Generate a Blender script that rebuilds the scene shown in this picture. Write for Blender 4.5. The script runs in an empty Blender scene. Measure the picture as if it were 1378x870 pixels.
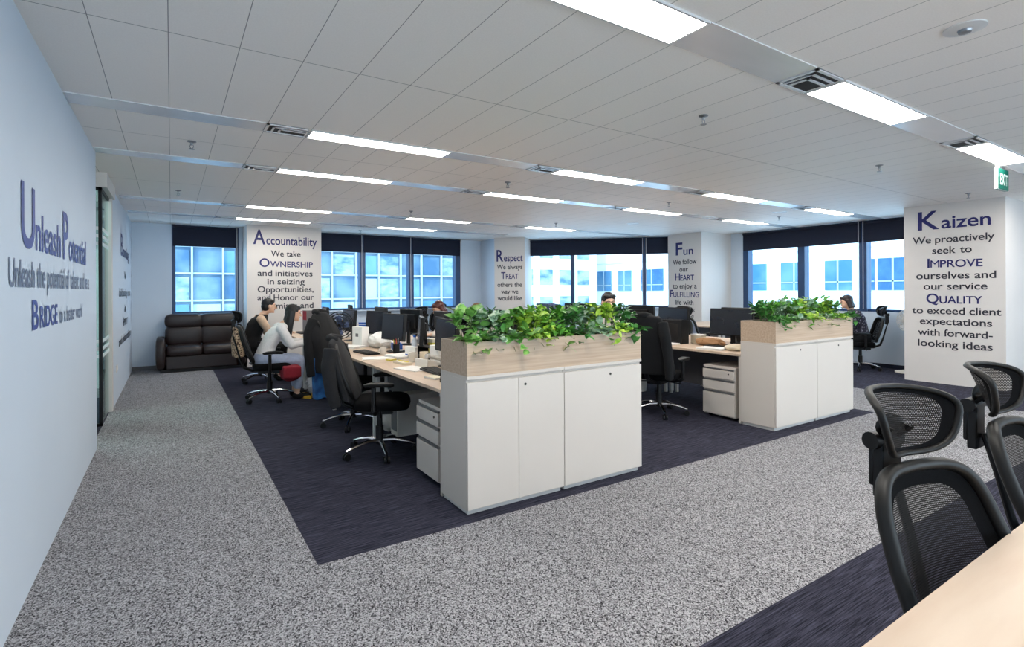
import bpy, bmesh, math, random
from mathutils import Vector, Matrix, Quaternion
random.seed(7)
SC = bpy.context.scene
COL = SC.collection
PI = math.pi

# ------------------------------------------------------------------ camera
FPX, CX, CYP, W_, H_ = 710.43, 689.0, 390.87, 1378.0, 870.0
cd = bpy.data.cameras.new('camera')
cd.sensor_width = 36.0
cd.lens = FPX / W_ * 36.0
cd.shift_x = 0.0
cd.shift_y = -(H_ / 2 - CYP) / W_
cd.clip_start = 0.02
cd.clip_end = 300
cam = bpy.data.objects.new('camera', cd)
COL.objects.link(cam)
yaw = math.radians(32.846)
rol = math.radians(-0.26)
fw = Vector((math.sin(yaw), math.cos(yaw), 0))
r0 = Vector((math.cos(yaw), -math.sin(yaw), 0))
u0 = Vector((0, 0, 1))
rt = r0 * math.cos(rol) + u0 * math.sin(rol)
up = u0 * math.cos(rol) - r0 * math.sin(rol)
M = Matrix((rt, up, -fw)).transposed().to_4x4()
M.translation = Vector((0, 0, 1.416))
cam.matrix_world = M
SC.camera = cam

# ------------------------------------------------------------------ world + exposure
WORLD_STRENGTH = 3.3
LAMP_STRENGTH = 20.0
wd = bpy.data.worlds.new('daylight')
SC.world = wd
wd.use_nodes = True
bg = wd.node_tree.nodes['Background']
bg.inputs[0].default_value = (0.66, 0.85, 1.0, 1)
bg.inputs[1].default_value = WORLD_STRENGTH
SC.view_settings.view_transform = 'Standard'
SC.view_settings.look = 'None'
SC.view_settings.gamma = 1.0
SC.view_settings.use_curve_mapping = False
SC.view_settings.exposure = 0.6

sun = bpy.data.lights.new('sun', 'SUN')
sun.energy = 3.0
sun.angle = 0.05
sun.color = (1.0, 0.97, 0.92)
so_ = bpy.data.objects.new('sun', sun)
COL.objects.link(so_)
so_.rotation_euler = Vector((0.62, 0.45, -0.64)).to_track_quat('-Z', 'Y').to_euler()

CEIL = 2.684

# ------------------------------------------------------------------ materials
def lin(c):
    return tuple(((v / 255) / 12.92 if v / 255 <= 0.04045 else ((v / 255 + 0.055) / 1.055) ** 2.4) for v in c) + (1,)

def nt(name):
    m = bpy.data.materials.new(name)
    m.use_nodes = True
    n = m.node_tree
    return m, n, n.nodes['Principled BSDF']

def node(n, t, **kw):
    x = n.nodes.new(t)
    for k, v in kw.items():
        setattr(x, k, v)
    return x

def mat(name, c, rough=0.5, metal=0.0, var=0.06, scale=8.0, c2=None, stretch=(1, 1, 1), detail=4, bump=0.0, spec=None, lo=0.35, hi=0.65):
    m, n, b = nt(name)
    tc = node(n, 'ShaderNodeTexCoord')
    mp = node(n, 'ShaderNodeMapping')
    mp.inputs['Scale'].default_value = stretch
    nz = node(n, 'ShaderNodeTexNoise')
    nz.inputs['Scale'].default_value = scale
    nz.inputs['Detail'].default_value = detail
    cr = node(n, 'ShaderNodeValToRGB')
    a = lin(c)
    b2 = lin(c2) if c2 else tuple(v * (1 - var) for v in a[:3]) + (1,)
    cr.color_ramp.elements[0].color = b2
    cr.color_ramp.elements[1].color = a
    cr.color_ramp.elements[0].position = lo
    cr.color_ramp.elements[1].position = hi
    n.links.new(tc.outputs['Object'], mp.inputs[0])
    n.links.new(mp.outputs[0], nz.inputs['Vector'])
    n.links.new(nz.outputs[0], cr.inputs[0])
    n.links.new(cr.outputs[0], b.inputs['Base Color'])
    b.inputs['Roughness'].default_value = rough
    b.inputs['Metallic'].default_value = metal
    if spec is not None:
        b.inputs['Specular IOR Level'].default_value = spec
    if bump:
        bp = node(n, 'ShaderNodeBump')
        bp.inputs['Strength'].default_value = bump
        bp.inputs['Distance'].default_value = 0.004
        n.links.new(nz.outputs[0], bp.inputs['Height'])
        n.links.new(bp.outputs[0], b.inputs['Normal'])
    return m

def emis(name, c, s):
    m, n, b = nt(name)
    b.inputs['Base Color'].default_value = lin((240, 240, 240))
    b.inputs['Emission Color'].default_value = lin(c)
    b.inputs['Emission Strength'].default_value = s
    return m

def mmath(n, op, a, b=None):
    x = node(n, 'ShaderNodeMath', operation=op)
    for i, v in enumerate((a, b)):
        if v is None:
            continue
        if isinstance(v, (int, float)):
            x.inputs[i].default_value = v
        else:
            n.links.new(v, x.inputs[i])
    return x.outputs[0]

def mesh_fabric(name, c, freq, fill, alpha_min=0.0):
    m, n, b = nt(name)
    b.inputs['Base Color'].default_value = lin(c)
    b.inputs['Roughness'].default_value = 0.8
    b.inputs['Specular IOR Level'].default_value = 0.15
    tc = node(n, 'ShaderNodeTexCoord')
    sp = node(n, 'ShaderNodeSeparateXYZ')
    n.links.new(tc.outputs['Object'], sp.inputs[0])
    fx = mmath(n, 'FRACT', mmath(n, 'MULTIPLY', sp.outputs[0], freq))
    fz = mmath(n, 'FRACT', mmath(n, 'MULTIPLY', sp.outputs[2], freq * 0.8))
    hx = mmath(n, 'GREATER_THAN', fx, fill)
    hz = mmath(n, 'GREATER_THAN', fz, fill)
    hole = mmath(n, 'MULTIPLY', hx, hz)
    tr = node(n, 'ShaderNodeBsdfTransparent')
    mx = node(n, 'ShaderNodeMixShader')
    n.links.new(hole, mx.inputs[0])
    n.links.new(b.outputs[0], mx.inputs[1])
    n.links.new(tr.outputs[0], mx.inputs[2])
    n.links.new(mx.outputs[0], n.nodes['Material Output'].inputs[0])
    return m

def glass(name, tint, refl=0.06):
    m, n, b = nt(name)
    tr = node(n, 'ShaderNodeBsdfTransparent')
    tr.inputs[0].default_value = lin(tint)
    gl = node(n, 'ShaderNodeBsdfGlossy')
    gl.inputs['Roughness'].default_value = 0.02
    lw = node(n, 'ShaderNodeLayerWeight')
    lw.inputs[0].default_value = refl
    nz = node(n, 'ShaderNodeTexNoise')
    nz.inputs['Scale'].default_value = 0.6
    k = mmath(n, 'MULTIPLY', lw.outputs['Fresnel'], mmath(n, 'ADD', 0.8, mmath(n, 'MULTIPLY', nz.outputs[0], 0.3)))
    mx = node(n, 'ShaderNodeMixShader')
    n.links.new(k, mx.inputs[0])
    n.links.new(tr.outputs[0], mx.inputs[1])
    n.links.new(gl.outputs[0], mx.inputs[2])
    n.links.new(mx.outputs[0], n.nodes['Material Output'].inputs[0])
    return m

def ceiling_mat():
    m, n, b = nt('mineral_ceiling_tile')
    tc = node(n, 'ShaderNodeTexCoord')
    sp = node(n, 'ShaderNodeSeparateXYZ')
    n.links.new(tc.outputs['Object'], sp.inputs[0])
    X, Y = sp.outputs[0], sp.outputs[1]
    P = 0.3125
    fx = mmath(n, 'FRACT', mmath(n, 'DIVIDE', mmath(n, 'ADD', X, 10 * P - 0.93 + 0.002), P))
    lx = mmath(n, 'LESS_THAN', fx, 0.0125)
    tot = lx
    for y in (-1.2, 0.02, 3.07, 5.16, 7.28, 9.42):
        d = mmath(n, 'ABSOLUTE', mmath(n, 'SUBTRACT', Y, y))
        tot = mmath(n, 'MAXIMUM', tot, mmath(n, 'LESS_THAN', d, 0.0028))
    nz = node(n, 'ShaderNodeTexNoise')
    nz.inputs['Scale'].default_value = 120
    n.links.new(tc.outputs['Object'], nz.inputs['Vector'])
    cr = node(n, 'ShaderNodeValToRGB')
    cr.color_ramp.elements[0].color = lin((238, 232, 226))
    cr.color_ramp.elements[1].color = lin((252, 247, 241))
    n.links.new(nz.outputs[0], cr.inputs[0])
    mx = node(n, 'ShaderNodeMix', data_type='RGBA')
    n.links.new(mmath(n, 'MULTIPLY', tot, 0.75), mx.inputs[0])
    n.links.new(cr.outputs[0], mx.inputs[6])
    mx.inputs[7].default_value = lin((70, 68, 68))
    n.links.new(mx.outputs[2], b.inputs['Base Color'])
    b.inputs['Roughness'].default_value = 0.55
    return m

def carpet_mat():
    m, n, b = nt('carpet_tile')
    tc = node(n, 'ShaderNodeTexCoord')
    sp = node(n, 'ShaderNodeSeparateXYZ')
    n.links.new(tc.outputs['Object'], sp.inputs[0])
    X, Y = sp.outputs[0], sp.outputs[1]
    gt = lambda a, v: mmath(n, 'GREATER_THAN', a, v)
    lt = lambda a, v: mmath(n, 'LESS_THAN', a, v)
    mul = lambda a, c: mmath(n, 'MULTIPLY', a, c)
    z1 = mul(mul(gt(X, 0.633), lt(X, 6.80)), gt(Y, 2.845))
    z2 = gt(X, 8.25)
    z3 = mul(gt(X, 0.633), lt(Y, 1.363))
    z4 = mul(lt(X, -0.62), lt(Y, 9.0))
    dark = mmath(n, 'MAXIMUM', mmath(n, 'MAXIMUM', z1, z2), mmath(n, 'MAXIMUM', z3, z4))
    # grey salt and pepper loop pile
    n1 = node(n, 'ShaderNodeTexVoronoi'); n1.inputs['Scale'].default_value = 185
    n1.inputs['Randomness'].default_value = 1.0
    n.links.new(tc.outputs['Object'], n1.inputs['Vector'])
    bw = node(n, 'ShaderNodeRGBToBW'); n.links.new(n1.outputs['Color'], bw.inputs[0])
    n1b = node(n, 'ShaderNodeTexNoise'); n1b.inputs['Scale'].default_value = 5; n1b.inputs['Detail'].default_value = 5
    mpb = node(n, 'ShaderNodeMapping'); mpb.inputs['Scale'].default_value = (1, 1, 1)
    n.links.new(tc.outputs['Object'], mpb.inputs[0]); n.links.new(mpb.outputs[0], n1b.inputs['Vector'])
    g = mmath(n, 'ADD', mmath(n, 'MULTIPLY', bw.outputs[0], 0.9), mmath(n, 'MULTIPLY', n1b.outputs[0], 0.1))
    c1 = node(n, 'ShaderNodeValToRGB')
    c1.color_ramp.elements[0].position = 0.22; c1.color_ramp.elements[0].color = lin((40, 39, 43))
    c1.color_ramp.elements[1].position = 0.78; c1.color_ramp.elements[1].color = lin((180, 179, 183))
    n.links.new(g, c1.inputs[0])
    # navy pile with lighter broken streaks along the aisle
    mp = node(n, 'ShaderNodeMapping'); mp.inputs['Scale'].default_value = (1.6, 46, 1)
    n.links.new(tc.outputs['Object'], mp.inputs[0])
    n2 = node(n, 'ShaderNodeTexNoise'); n2.inputs['Scale'].default_value = 3.2; n2.inputs['Detail'].default_value = 8
    n2.inputs['Roughness'].default_value = 0.72
    n.links.new(mp.outputs[0], n2.inputs['Vector'])
    c2 = node(n, 'ShaderNodeValToRGB')
    c2.color_ramp.elements[0].position = 0.42; c2.color_ramp.elements[0].color = lin((27, 27, 37))
    c2.color_ramp.elements[1].position = 0.74; c2.color_ramp.elements[1].color = lin((88, 88, 106))
    n.links.new(n2.outputs[0], c2.inputs[0])
    mx = node(n, 'ShaderNodeMix', data_type='RGBA')
    n.links.new(dark, mx.inputs[0])
    n.links.new(c1.outputs[0], mx.inputs[6]); n.links.new(c2.outputs[0], mx.inputs[7])
    n.links.new(mx.outputs[2], b.inputs['Base Color'])
    b.inputs['Roughness'].default_value = 0.95
    b.inputs['Specular IOR Level'].default_value = 0.1
    return m

def wood_mat(name, light, darkc, along=(1.2, 14, 14), rough=0.45):
    return mat(name, light, rough, 0, c2=darkc, scale=2.2, stretch=along, detail=8, lo=0.3, hi=0.62)

MT = {}
MT['wall'] = mat('white_paint', (216, 217, 219), 0.6, var=0.02, scale=1.5)
MT['wall_bluelight'] = mat('white_wall_blue_light_tint', (204, 216, 229), 0.55, var=0.02, scale=1.5)  # white walls, with the blue of the window light tinted into the colour
MT['column'] = mat('column_paint', (217, 211, 206), 0.6, var=0.02, scale=1.5)
MT['ceil'] = ceiling_mat()
MT['floor'] = carpet_mat()
MT['ceil_metal'] = mat('satin_white_metal', (232, 232, 234), 0.25, 0.3, var=0.05, scale=2.0, stretch=(1, 4, 1))
MT['white_metal'] = mat('white_powder_coat', (214, 213, 212), 0.4, var=0.03)
MT['cab'] = mat('cabinet_laminate', (206, 197, 188), 0.42, var=0.015, scale=2.0)
MT['pale_grey'] = mat('pale_grey_finish', (205, 202, 199), 0.6)  # plain pale grey for cabinet plinths and facade ledges
MT['lock'] = mat('lock_metal', (70, 66, 62), 0.3, 0.8)
MT['oak'] = wood_mat('light_oak_veneer', (196, 172, 148), (176, 150, 126), along=(0.8, 28, 28))
MT['desk'] = wood_mat('pale_maple_top', (206, 184, 162), (196, 170, 146), along=(7, 0.8, 7))
MT['desk2'] = wood_mat('maple_meeting_top', (194, 176, 157), (183, 161, 141), along=(0.9, 6, 6))
MT['edge'] = mat('desk_edge_band', (206, 182, 158), 0.5)
MT['black'] = mat('black_plastic', (15, 15, 17), 0.45, var=0.3, scale=30, spec=0.35)
MT['black_gloss'] = mat('black_gloss_plastic', (20, 20, 23), 0.22, var=0.2)
MT['frame_black'] = mat('chair_frame_plastic', (17, 16, 15), 0.48, var=0.2, scale=40, spec=0.35)
MT['fabric_black'] = mat('black_seat_fabric', (15, 15, 17), 0.95, var=0.3, scale=160, spec=0.12)
MT['mesh'] = mesh_fabric('black_chair_mesh', (28, 25, 24), 250, 0.52)
MT['mesh_tight'] = mesh_fabric('tight_black_chair_mesh', (22, 21, 23), 300, 0.78)
MT['chrome'] = mat('polished_aluminium', (222, 222, 226), 0.14, 1.0, var=0.05)
MT['steel'] = mat('grey_steel', (150, 150, 152), 0.35, 0.8)
MT['navy_blind'] = mat('navy_blind_fabric', (20, 27, 48), 0.85, var=0.12, scale=60)
MT['navy_frame'] = mat('dark_blue_window_frame', (34, 64, 104), 0.35, 0.0, var=0.1)
MT['cord'] = mat('pale_cord', (205, 205, 210), 0.6)
MT['pane'] = glass('window_glass', (226, 242, 252), 0.04)
MT['door_glass'] = glass('teal_door_glass', (214, 238, 238), 0.10)
MT['frost'] = mat('frosted_film', (214, 226, 228), 0.8)
MT['text_navy'] = mat('navy_vinyl', (28, 28, 98), 0.5, var=0.03)
MT['text_blue'] = mat('blue_vinyl', (58, 76, 148), 0.5, var=0.03)
MT['text_grey'] = mat('grey_vinyl', (40, 40, 52), 0.5, var=0.03)
MT['text_pale'] = mat('slate_vinyl', (104, 116, 142), 0.5, var=0.03)
MT['leather'] = mat('dark_brown_leather', (40, 28, 27), 0.38, var=0.35, scale=14, bump=0.15)
MT['soil'] = mat('potting_soil', (44, 34, 28), 0.95, c2=(20, 15, 12), scale=60)
MT['stem'] = mat('plant_stem', (74, 96, 42), 0.6)
MT['lamp'] = emis('lit_diffuser', (255, 250, 242), LAMP_STRENGTH)
MT['vent_dark'] = mat('vent_black', (34, 33, 33), 0.7)
MT['skin'] = mat('skin', (226, 182, 154), 0.55, var=0.08, scale=20)
MT['hair_black'] = mat('black_hair', (22, 19, 20), 0.4, var=0.4, scale=60, stretch=(6, 6, 1))
MT['hair_red'] = mat('red_brown_hair', (92, 42, 34), 0.4, var=0.4, scale=60, stretch=(6, 6, 1))
MT['hair_brown'] = mat('brown_hair', (98, 62, 40), 0.4, var=0.4, scale=60, stretch=(6, 6, 1))
MT['hair_dark'] = mat('dark_brown_hair', (46, 32, 30), 0.4, var=0.4, scale=60, stretch=(6, 6, 1))
MT['white_knit'] = mat('white_knit', (232, 230, 230), 0.9, var=0.1, scale=60)
MT['pale_denim'] = mat('pale_blue_cloth', (176, 188, 214), 0.9, var=0.12, scale=30)
MT['red_cloth'] = mat('red_cloth', (150, 32, 48), 0.9, var=0.15, scale=30)
MT['black_cloth'] = mat('black_cloth', (12, 12, 15), 0.95, var=0.35, scale=18)
MT['charcoal_cloth'] = mat('charcoal_cloth', (30, 30, 33), 0.92, var=0.3, scale=18)
MT['blue_cloth'] = mat('bright_blue_cloth', (42, 104, 162), 0.9, c2=(24, 62, 110), scale=14)
MT['slate_cloth'] = mat('slate_blue_cloth', (84, 98, 132), 0.9, c2=(48, 56, 84), scale=40)
MT['patterned'] = mat('dark_patterned_knit', (44, 42, 56), 0.9, c2=(150, 148, 160), scale=34, lo=0.36, hi=0.44)
MT['beige_pattern'] = mat('beige_patterned_cloth', (206, 180, 148), 0.9, c2=(74, 52, 42), scale=38, lo=0.40, hi=0.52)
MT['beige'] = mat('beige_cloth', (206, 178, 152), 0.9, var=0.15, scale=30)
MT['cream_cloth'] = mat('cream_cloth', (226, 214, 204), 0.9, var=0.1, scale=30)
MT['eye'] = mat('dark_eye', (28, 20, 18), 0.3)
MT['lip'] = mat('lip', (176, 96, 92), 0.5)
MT['yellow'] = mat('mustard_rubber', (214, 168, 52), 0.6, var=0.1)
MT['paper'] = mat('white_paper', (240, 238, 234), 0.8, var=0.04, scale=12)
MT['cream'] = mat('cream_card', (232, 220, 196), 0.8, var=0.08)
MT['ivory'] = mat('ivory_plastic', (226, 220, 210), 0.45, var=0.04)
MT['blue_print'] = mat('blue_card', (42, 96, 190), 0.6, var=0.15)
MT['orange'] = mat('orange_card', (222, 122, 72), 0.7, var=0.1)
MT['lime'] = mat('yellow_card', (224, 206, 84), 0.7, var=0.1)
MT['kraft'] = mat('brown_card', (164, 122, 84), 0.85, var=0.15)
MT['grey_panel'] = mat('grey_panel', (112, 110, 112), 0.6, var=0.06)
MT['screen'] = mat('dark_screen', (26, 29, 40), 0.25, var=0.12)
MT['keys'] = mat('charcoal_keys', (44, 42, 40), 0.6, c2=(18, 17, 17), scale=90, lo=0.45, hi=0.55)
MT['cup_glass'] = mat('frosted_clear_plastic', (214, 218, 224), 0.25, var=0.08)
MT['exit_green'] = mat('green_sign', (0, 78, 66), 0.7, spec=0.1)
MT['exit_white'] = mat('white_sign', (168, 182, 178), 0.8, spec=0.1)
MT['facade'] = mat('white_facade', (240, 240, 242), 0.8, var=0.03, scale=0.4)
MT['facade_glass'] = mat('blue_facade_glass', (98, 132, 152), 0.35, c2=(58, 104, 138), scale=0.45, stretch=(1, 1, 1), lo=0.38, hi=0.62)
MT['facade_glass2'] = mat('deep_blue_glass', (72, 112, 140), 0.35, c2=(40, 82, 122), scale=0.8, lo=0.38, hi=0.62)
MT['tower'] = mat('tower_blue_glass', (104, 124, 136), 0.5, c2=(52, 86, 114), scale=0.5, detail=10, lo=0.38, hi=0.6)  # lighter noise paints reflections into the blue glass
MT['tower2'] = mat('tower_reflection_glass', (152, 164, 170), 0.5, c2=(72, 104, 128), scale=0.9, detail=10, stretch=(1, 1, 2), lo=0.36, hi=0.6)  # paler mix, near-white reflections painted into the glass colour
MT['mullion'] = mat('pale_mullion', (160, 170, 176), 0.5)
def leafmat(name, a, b, scale=25):
    return mat(name, a, 0.42, c2=b, scale=scale, lo=0.38, hi=0.62, var=0.2)
MT['leaf_round'] = leafmat('mid_green_leaf', (140, 190, 94), (74, 136, 56), 14)
MT['leaf_lime'] = leafmat('lime_leaf', (198, 224, 92), (124, 176, 56), 14)
MT['leaf_dark'] = leafmat('dark_green_leaf', (80, 146, 64), (44, 98, 46), 14)
MT['leaf_grey'] = leafmat('grey_green_leaf', (184, 206, 178), (108, 148, 114), 22)
MT['leaf_fern'] = leafmat('fresh_green_leaf', (126, 188, 74), (78, 144, 52), 16)

# ------------------------------------------------------------------ mesh helpers
class MB:
    def __init__(self):
        self.v = []; self.f = []
    def add(self, vs, fs):
        k = len(self.v)
        self.v += [tuple(p) for p in vs]
        self.f += [tuple(i + k for i in q) for q in fs]
        return self
    def box(self, x0, x1, y0, y1, z0, z1, mtx=None):
        vs = [Vector((x, y, z)) for z in (z0, z1) for y in (y0, y1) for x in (x0, x1)]
        if mtx: vs = [mtx @ p for p in vs]
        return self.add(vs, [(0, 2, 3, 1), (4, 5, 7, 6), (0, 1, 5, 4), (2, 6, 7, 3), (0, 4, 6, 2), (1, 3, 7, 5)])
    def prism(self, pts, z0, z1):
        n = len(pts)
        vs = [(x, y, z0) for x, y in pts] + [(x, y, z1) for x, y in pts]
        fs = [tuple(range(n - 1, -1, -1)), tuple(range(n, 2 * n))] + [(i, (i + 1) % n, n + (i + 1) % n, n + i) for i in range(n)]
        return self.add(vs, fs)
    def rings(self, rings, cap=True):
        n = len(rings[0]); vs = []; fs = []
        for r in rings: vs += [tuple(p) for p in r]
        for a in range(len(rings) - 1):
            for i in range(n):
                j = (i + 1) % n
                fs.append((a * n + i, a * n + j, (a + 1) * n + j, (a + 1) * n + i))
        if cap:
            fs.append(tuple(range(n - 1, -1, -1)))
            fs.append(tuple((len(rings) - 1) * n + i for i in range(n)))
        return self.add(vs, fs)
    def tube(self, path, r, n=8, closed=False, flat=None, upv=None):
        path = [Vector(p) for p in path]
        m = len(path)
        rs = r if isinstance(r, (list, tuple)) else [r] * m
        rings = []
        ref = Vector(upv) if upv else None
        for i, p in enumerate(path):
            if closed:
                t = path[(i + 1) % m] - path[i - 1]
            else:
                t = path[min(i + 1, m - 1)] - path[max(i - 1, 0)]
            t.normalize()
            if ref is None:
                ref = Vector((0, 0, 1)) if abs(t.z) < 0.9 else Vector((1, 0, 0))
            a = t.cross(ref)
            if a.length < 1e-4: a = t.cross(Vector((0.3, 1, 0.2)))
            a.normalize()
            b = a.cross(t); b.normalize()
            if not upv: ref = b
            k = flat or 1.0
            rings.append([p + a * math.cos(2 * PI * q / n) * rs[i] + b * math.sin(2 * PI * q / n) * rs[i] * k for q in range(n)])
        if closed:
            nn = n; vs = [x for rg in rings for x in rg]; fs = []
            for a_ in range(m):
                for i in range(nn):
                    j = (i + 1) % nn; c = (a_ + 1) % m
                    fs.append((a_ * nn + i, a_ * nn + j, c * nn + j, c * nn + i))
            return self.add(vs, fs)
        return self.rings(rings)
    def lathe(self, prof, cx=0, cy=0, n=20, z=0):
        return self.rings([[(cx + r * math.cos(2 * PI * i / n), cy + r * math.sin(2 * PI * i / n), z + h) for i in range(n)] for r, h in prof])
    def ell(self, c, r, rot=None, n=16, m=10):
        c = Vector(c)
        rings = []
        for a in range(m + 1):
            t = PI * a / m
            q = max(math.sin(t), 0.02)
            ring = []
            for i in range(n):
                p = Vector((r[0] * q * math.cos(2 * PI * i / n), r[1] * q * math.sin(2 * PI * i / n), -r[2] * math.cos(t)))
                if rot: p = rot @ p
                ring.append(c + p)
            rings.append(ring)
        return self.rings(rings)
    def cap(self, p0, r0_, p1, r1_, n=12):
        p0 = Vector(p0); p1 = Vector(p1)
        self.tube([p0, p1], [r0_, r1_], n)
        self.ell(p0, (r0_,) * 3, n=n, m=8)
        self.ell(p1, (r1_,) * 3, n=n, m=8)
        return self
    def xf(self, m):
        self.v = [tuple(m @ Vector(p)) for p in self.v]
        return self

def mesh_of(name, mb, smooth=35):
    me = bpy.data.meshes.new(name)
    me.from_pydata(mb.v, [], mb.f)
    bm = bmesh.new(); bm.from_mesh(me)
    bmesh.ops.recalc_face_normals(bm, faces=bm.faces)
    bm.to_mesh(me); bm.free()
    if smooth:
        me.polygons.foreach_set('use_smooth', [True] * len(me.polygons))
        if smooth < 180:
            me.set_sharp_from_angle(angle=math.radians(smooth))
    return me

def obj(name, mb, m, parent=None, bevel=0, smooth=35, loc=None, rz=None, label=None):
    o = bpy.data.objects.new(name, mesh_of(name, mb, smooth))
    o.data.materials.append(MT[m] if isinstance(m, str) else m)
    COL.objects.link(o)
    if parent: o.parent = parent
    if loc: o.location = loc
    if rz is not None: o.rotation_euler = (0, 0, rz)
    if label: o['label'] = label
    if bevel:
        b = o.modifiers.new('edge', 'BEVEL'); b.width = bevel; b.segments = 2; b.limit_method = 'ANGLE'
    return o

def tag(o, label, cat, group=None, kind=None):
    o['label'] = label; o['category'] = cat
    if group: o['group'] = group
    if kind: o['kind'] = kind
    return o

def thing(name, label, cat, loc=(0, 0, 0), rz=0, group=None):
    o = bpy.data.objects.new(name, None)
    o.empty_display_size = 0.05
    COL.objects.link(o)
    o.location = loc; o.rotation_euler = (0, 0, rz)
    return tag(o, label, cat, group)

def struct(name, mb, m, parent=None, bevel=0, smooth=35):
    o = obj(name, mb, m, parent, bevel, smooth)
    if parent is None: o['kind'] = 'structure'
    return o

def dup(root, loc, rz, label, group=None):
    def cp(o, par):
        c = o.copy(); COL.objects.link(c)
        if par: c.parent = par
        for ch in o.children: cp(ch, c)
        return c
    kids = list(root.children)
    r = root.copy(); COL.objects.link(r)
    for ch in kids: cp(ch, r)
    r.location = loc; r.rotation_euler = (0, 0, rz); r['label'] = label
    if group: r['group'] = group
    return r

def remeshed(name, mb, m, parent, voxel=0.009, it=4):
    me = mesh_of(name, mb, 0)
    o = bpy.data.objects.new(name, me)
    COL.objects.link(o)
    r = o.modifiers.new('r', 'REMESH'); r.mode = 'VOXEL'; r.voxel_size = voxel
    s = o.modifiers.new('s', 'SMOOTH'); s.factor = 0.5; s.iterations = it
    dg = bpy.context.evaluated_depsgraph_get()
    new = bpy.data.meshes.new_from_object(o.evaluated_get(dg))
    o.modifiers.clear()
    o.data = new
    new.materials.clear()
    new.materials.append(MT[m])
    new.polygons.foreach_set('use_smooth', [True] * len(new.polygons))
    if parent: o.parent = parent
    return o

def wob(x, seed, a=1.0):
    return a * (math.sin(x * 1.0 + seed) + 0.6 * math.sin(x * 2.3 + seed * 1.7) + 0.3 * math.sin(x * 5.1 + seed * 2.9)) / 1.9

# ------------------------------------------------------------------ lettering
_cap = {}
def glyphs(s, bold):
    cu = bpy.data.curves.new('glyphs', 'FONT')
    cu.body = s; cu.size = 1.0; cu.offset = bold; cu.extrude = 0.0
    o = bpy.data.objects.new('glyphs', cu); COL.objects.link(o)
    dg = bpy.context.evaluated_depsgraph_get(); dg.update()
    me = bpy.data.meshes.new_from_object(o.evaluated_get(dg))
    vs = [v.co.copy() for v in me.vertices]; fs = [tuple(p.vertices) for p in me.polygons]
    bpy.data.objects.remove(o); bpy.data.curves.remove(cu); bpy.data.meshes.remove(me)
    return vs, fs
def cap_h(b):
    if b not in _cap:
        vs, _ = glyphs('H', b)
        _cap[b] = max(v.y for v in vs) - min(v.y for v in vs)
    return _cap[b]

def lettering(label, origin, xdir, lines, name='wall_lettering'):
    """lines: (segments [(text, cap height)], centre s, baseline z, width, material)"""
    x = Vector(xdir).normalized(); z = Vector((0, 0, 1)); nrm = x.cross(z)
    root = thing(name, label, 'lettering', origin)
    for segs, cs, zb, width, m in lines:
        pieces = []; cur = 0.0
        for s, h in [(w + (' ' if i < len(t_.split()) - 1 else ''), hh) for t_, hh in segs for i, w in enumerate(t_.split())]:
            gap = .45 * h if s.endswith(' ') else .07 * h
            s = s.strip()
            mb = MB(); pieces.append((s, mb))
            bold = 0.0 if s == 'M' else 0.0145
            vs, fs = glyphs(s, bold)
            k = h / cap_h(bold)
            x0 = min(v.x for v in vs); x1 = max(v.x for v in vs)
            mb.add([((v.x - x0) * k + cur, v.y * k, 0) for v in vs], fs)
            cur += (x1 - x0) * k + gap
        x0 = min(v[0] for _, b in pieces for v in b.v); x1 = max(v[0] for _, b in pieces for v in b.v)
        f = width / (x1 - x0)
        for s, mb in pieces:
            mb.v = [tuple(x * ((v[0] - x0) * f + cs - width / 2) + z * (zb + v[1]) + nrm * 0.003) for v in mb.v]
            obj('initial_letter' if len(s) == 1 else 'word', mb, m, root, smooth=0)
    return root

# ------------------------------------------------------------------ room shell
foot = [(-2.75, -5), (11.0, -5), (11.0, 7.75), (7.25, 11.5), (7.25, 12.05), (-2.75, 12.05)]
struct('floor', MB().prism(foot, -0.15, 0.0), 'floor', smooth=0)
struct('ceiling', MB().prism(foot, CEIL, CEIL + 0.12), 'ceil', smooth=0)
struct('wall_left', MB().box(-0.72, -0.571, -5, 6.06, 0, CEIL), 'wall_bluelight', smooth=0)
struct('wall_left_far', MB().box(-0.72, -0.60, 7.95, 11.78, 0, CEIL), 'wall_bluelight', smooth=0)
struct('wall_meeting_room_back', MB().box(-2.75, -2.65, 5.4, 10, 0, CEIL), 'wall', smooth=0)
struct('wall_meeting_room_near', MB().box(-2.65, -0.72, 5.3, 5.4, 0, CEIL), 'wall', smooth=0)
struct('wall_meeting_room_far', MB().box(-2.65, -0.72, 9.9, 10.0, 0, CEIL), 'wall', smooth=0)
wf = MB()
wf.box(-0.72, 0.01, 11.72, 11.95, 0, CEIL)
wf.box(0.01, 1.13, 11.72, 11.95, 0, 1.0)
wf.box(1.13, 1.25, 11.72, 11.95, 0, CEIL)
wf.box(2.50, 2.60, 11.72, 11.95, 0, CEIL)
wf.box(2.60, 6.05, 11.72, 11.95, 0, 1.0)
wf.box(6.05, 6.95, 11.72, 11.95, 0, CEIL)
struct('wall_back', wf, 'wall_bluelight', smooth=0)
struct('trim_1', MB().box(2.55, 6.05, 11.62, 11.74, 0.975, 1.005), 'wall_bluelight', bevel=.004)
struct('column_accountability', MB().box(1.20, 2.55, 11.05, 11.9, 0, CEIL), 'column', smooth=0).name = 'column'
q = math.sqrt(.5)
def diag(s, d):   # point s metres along the chamfered corner from its left end, d metres outward
    return (6.53 + q * s + q * d, 10.89 - q * s + q * d)
cr = MB().prism([diag(0, 0), diag(.75, 0), diag(.75, .9), diag(0, .9)], 0, CEIL)
struct('column', cr, 'column', smooth=0)
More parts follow.
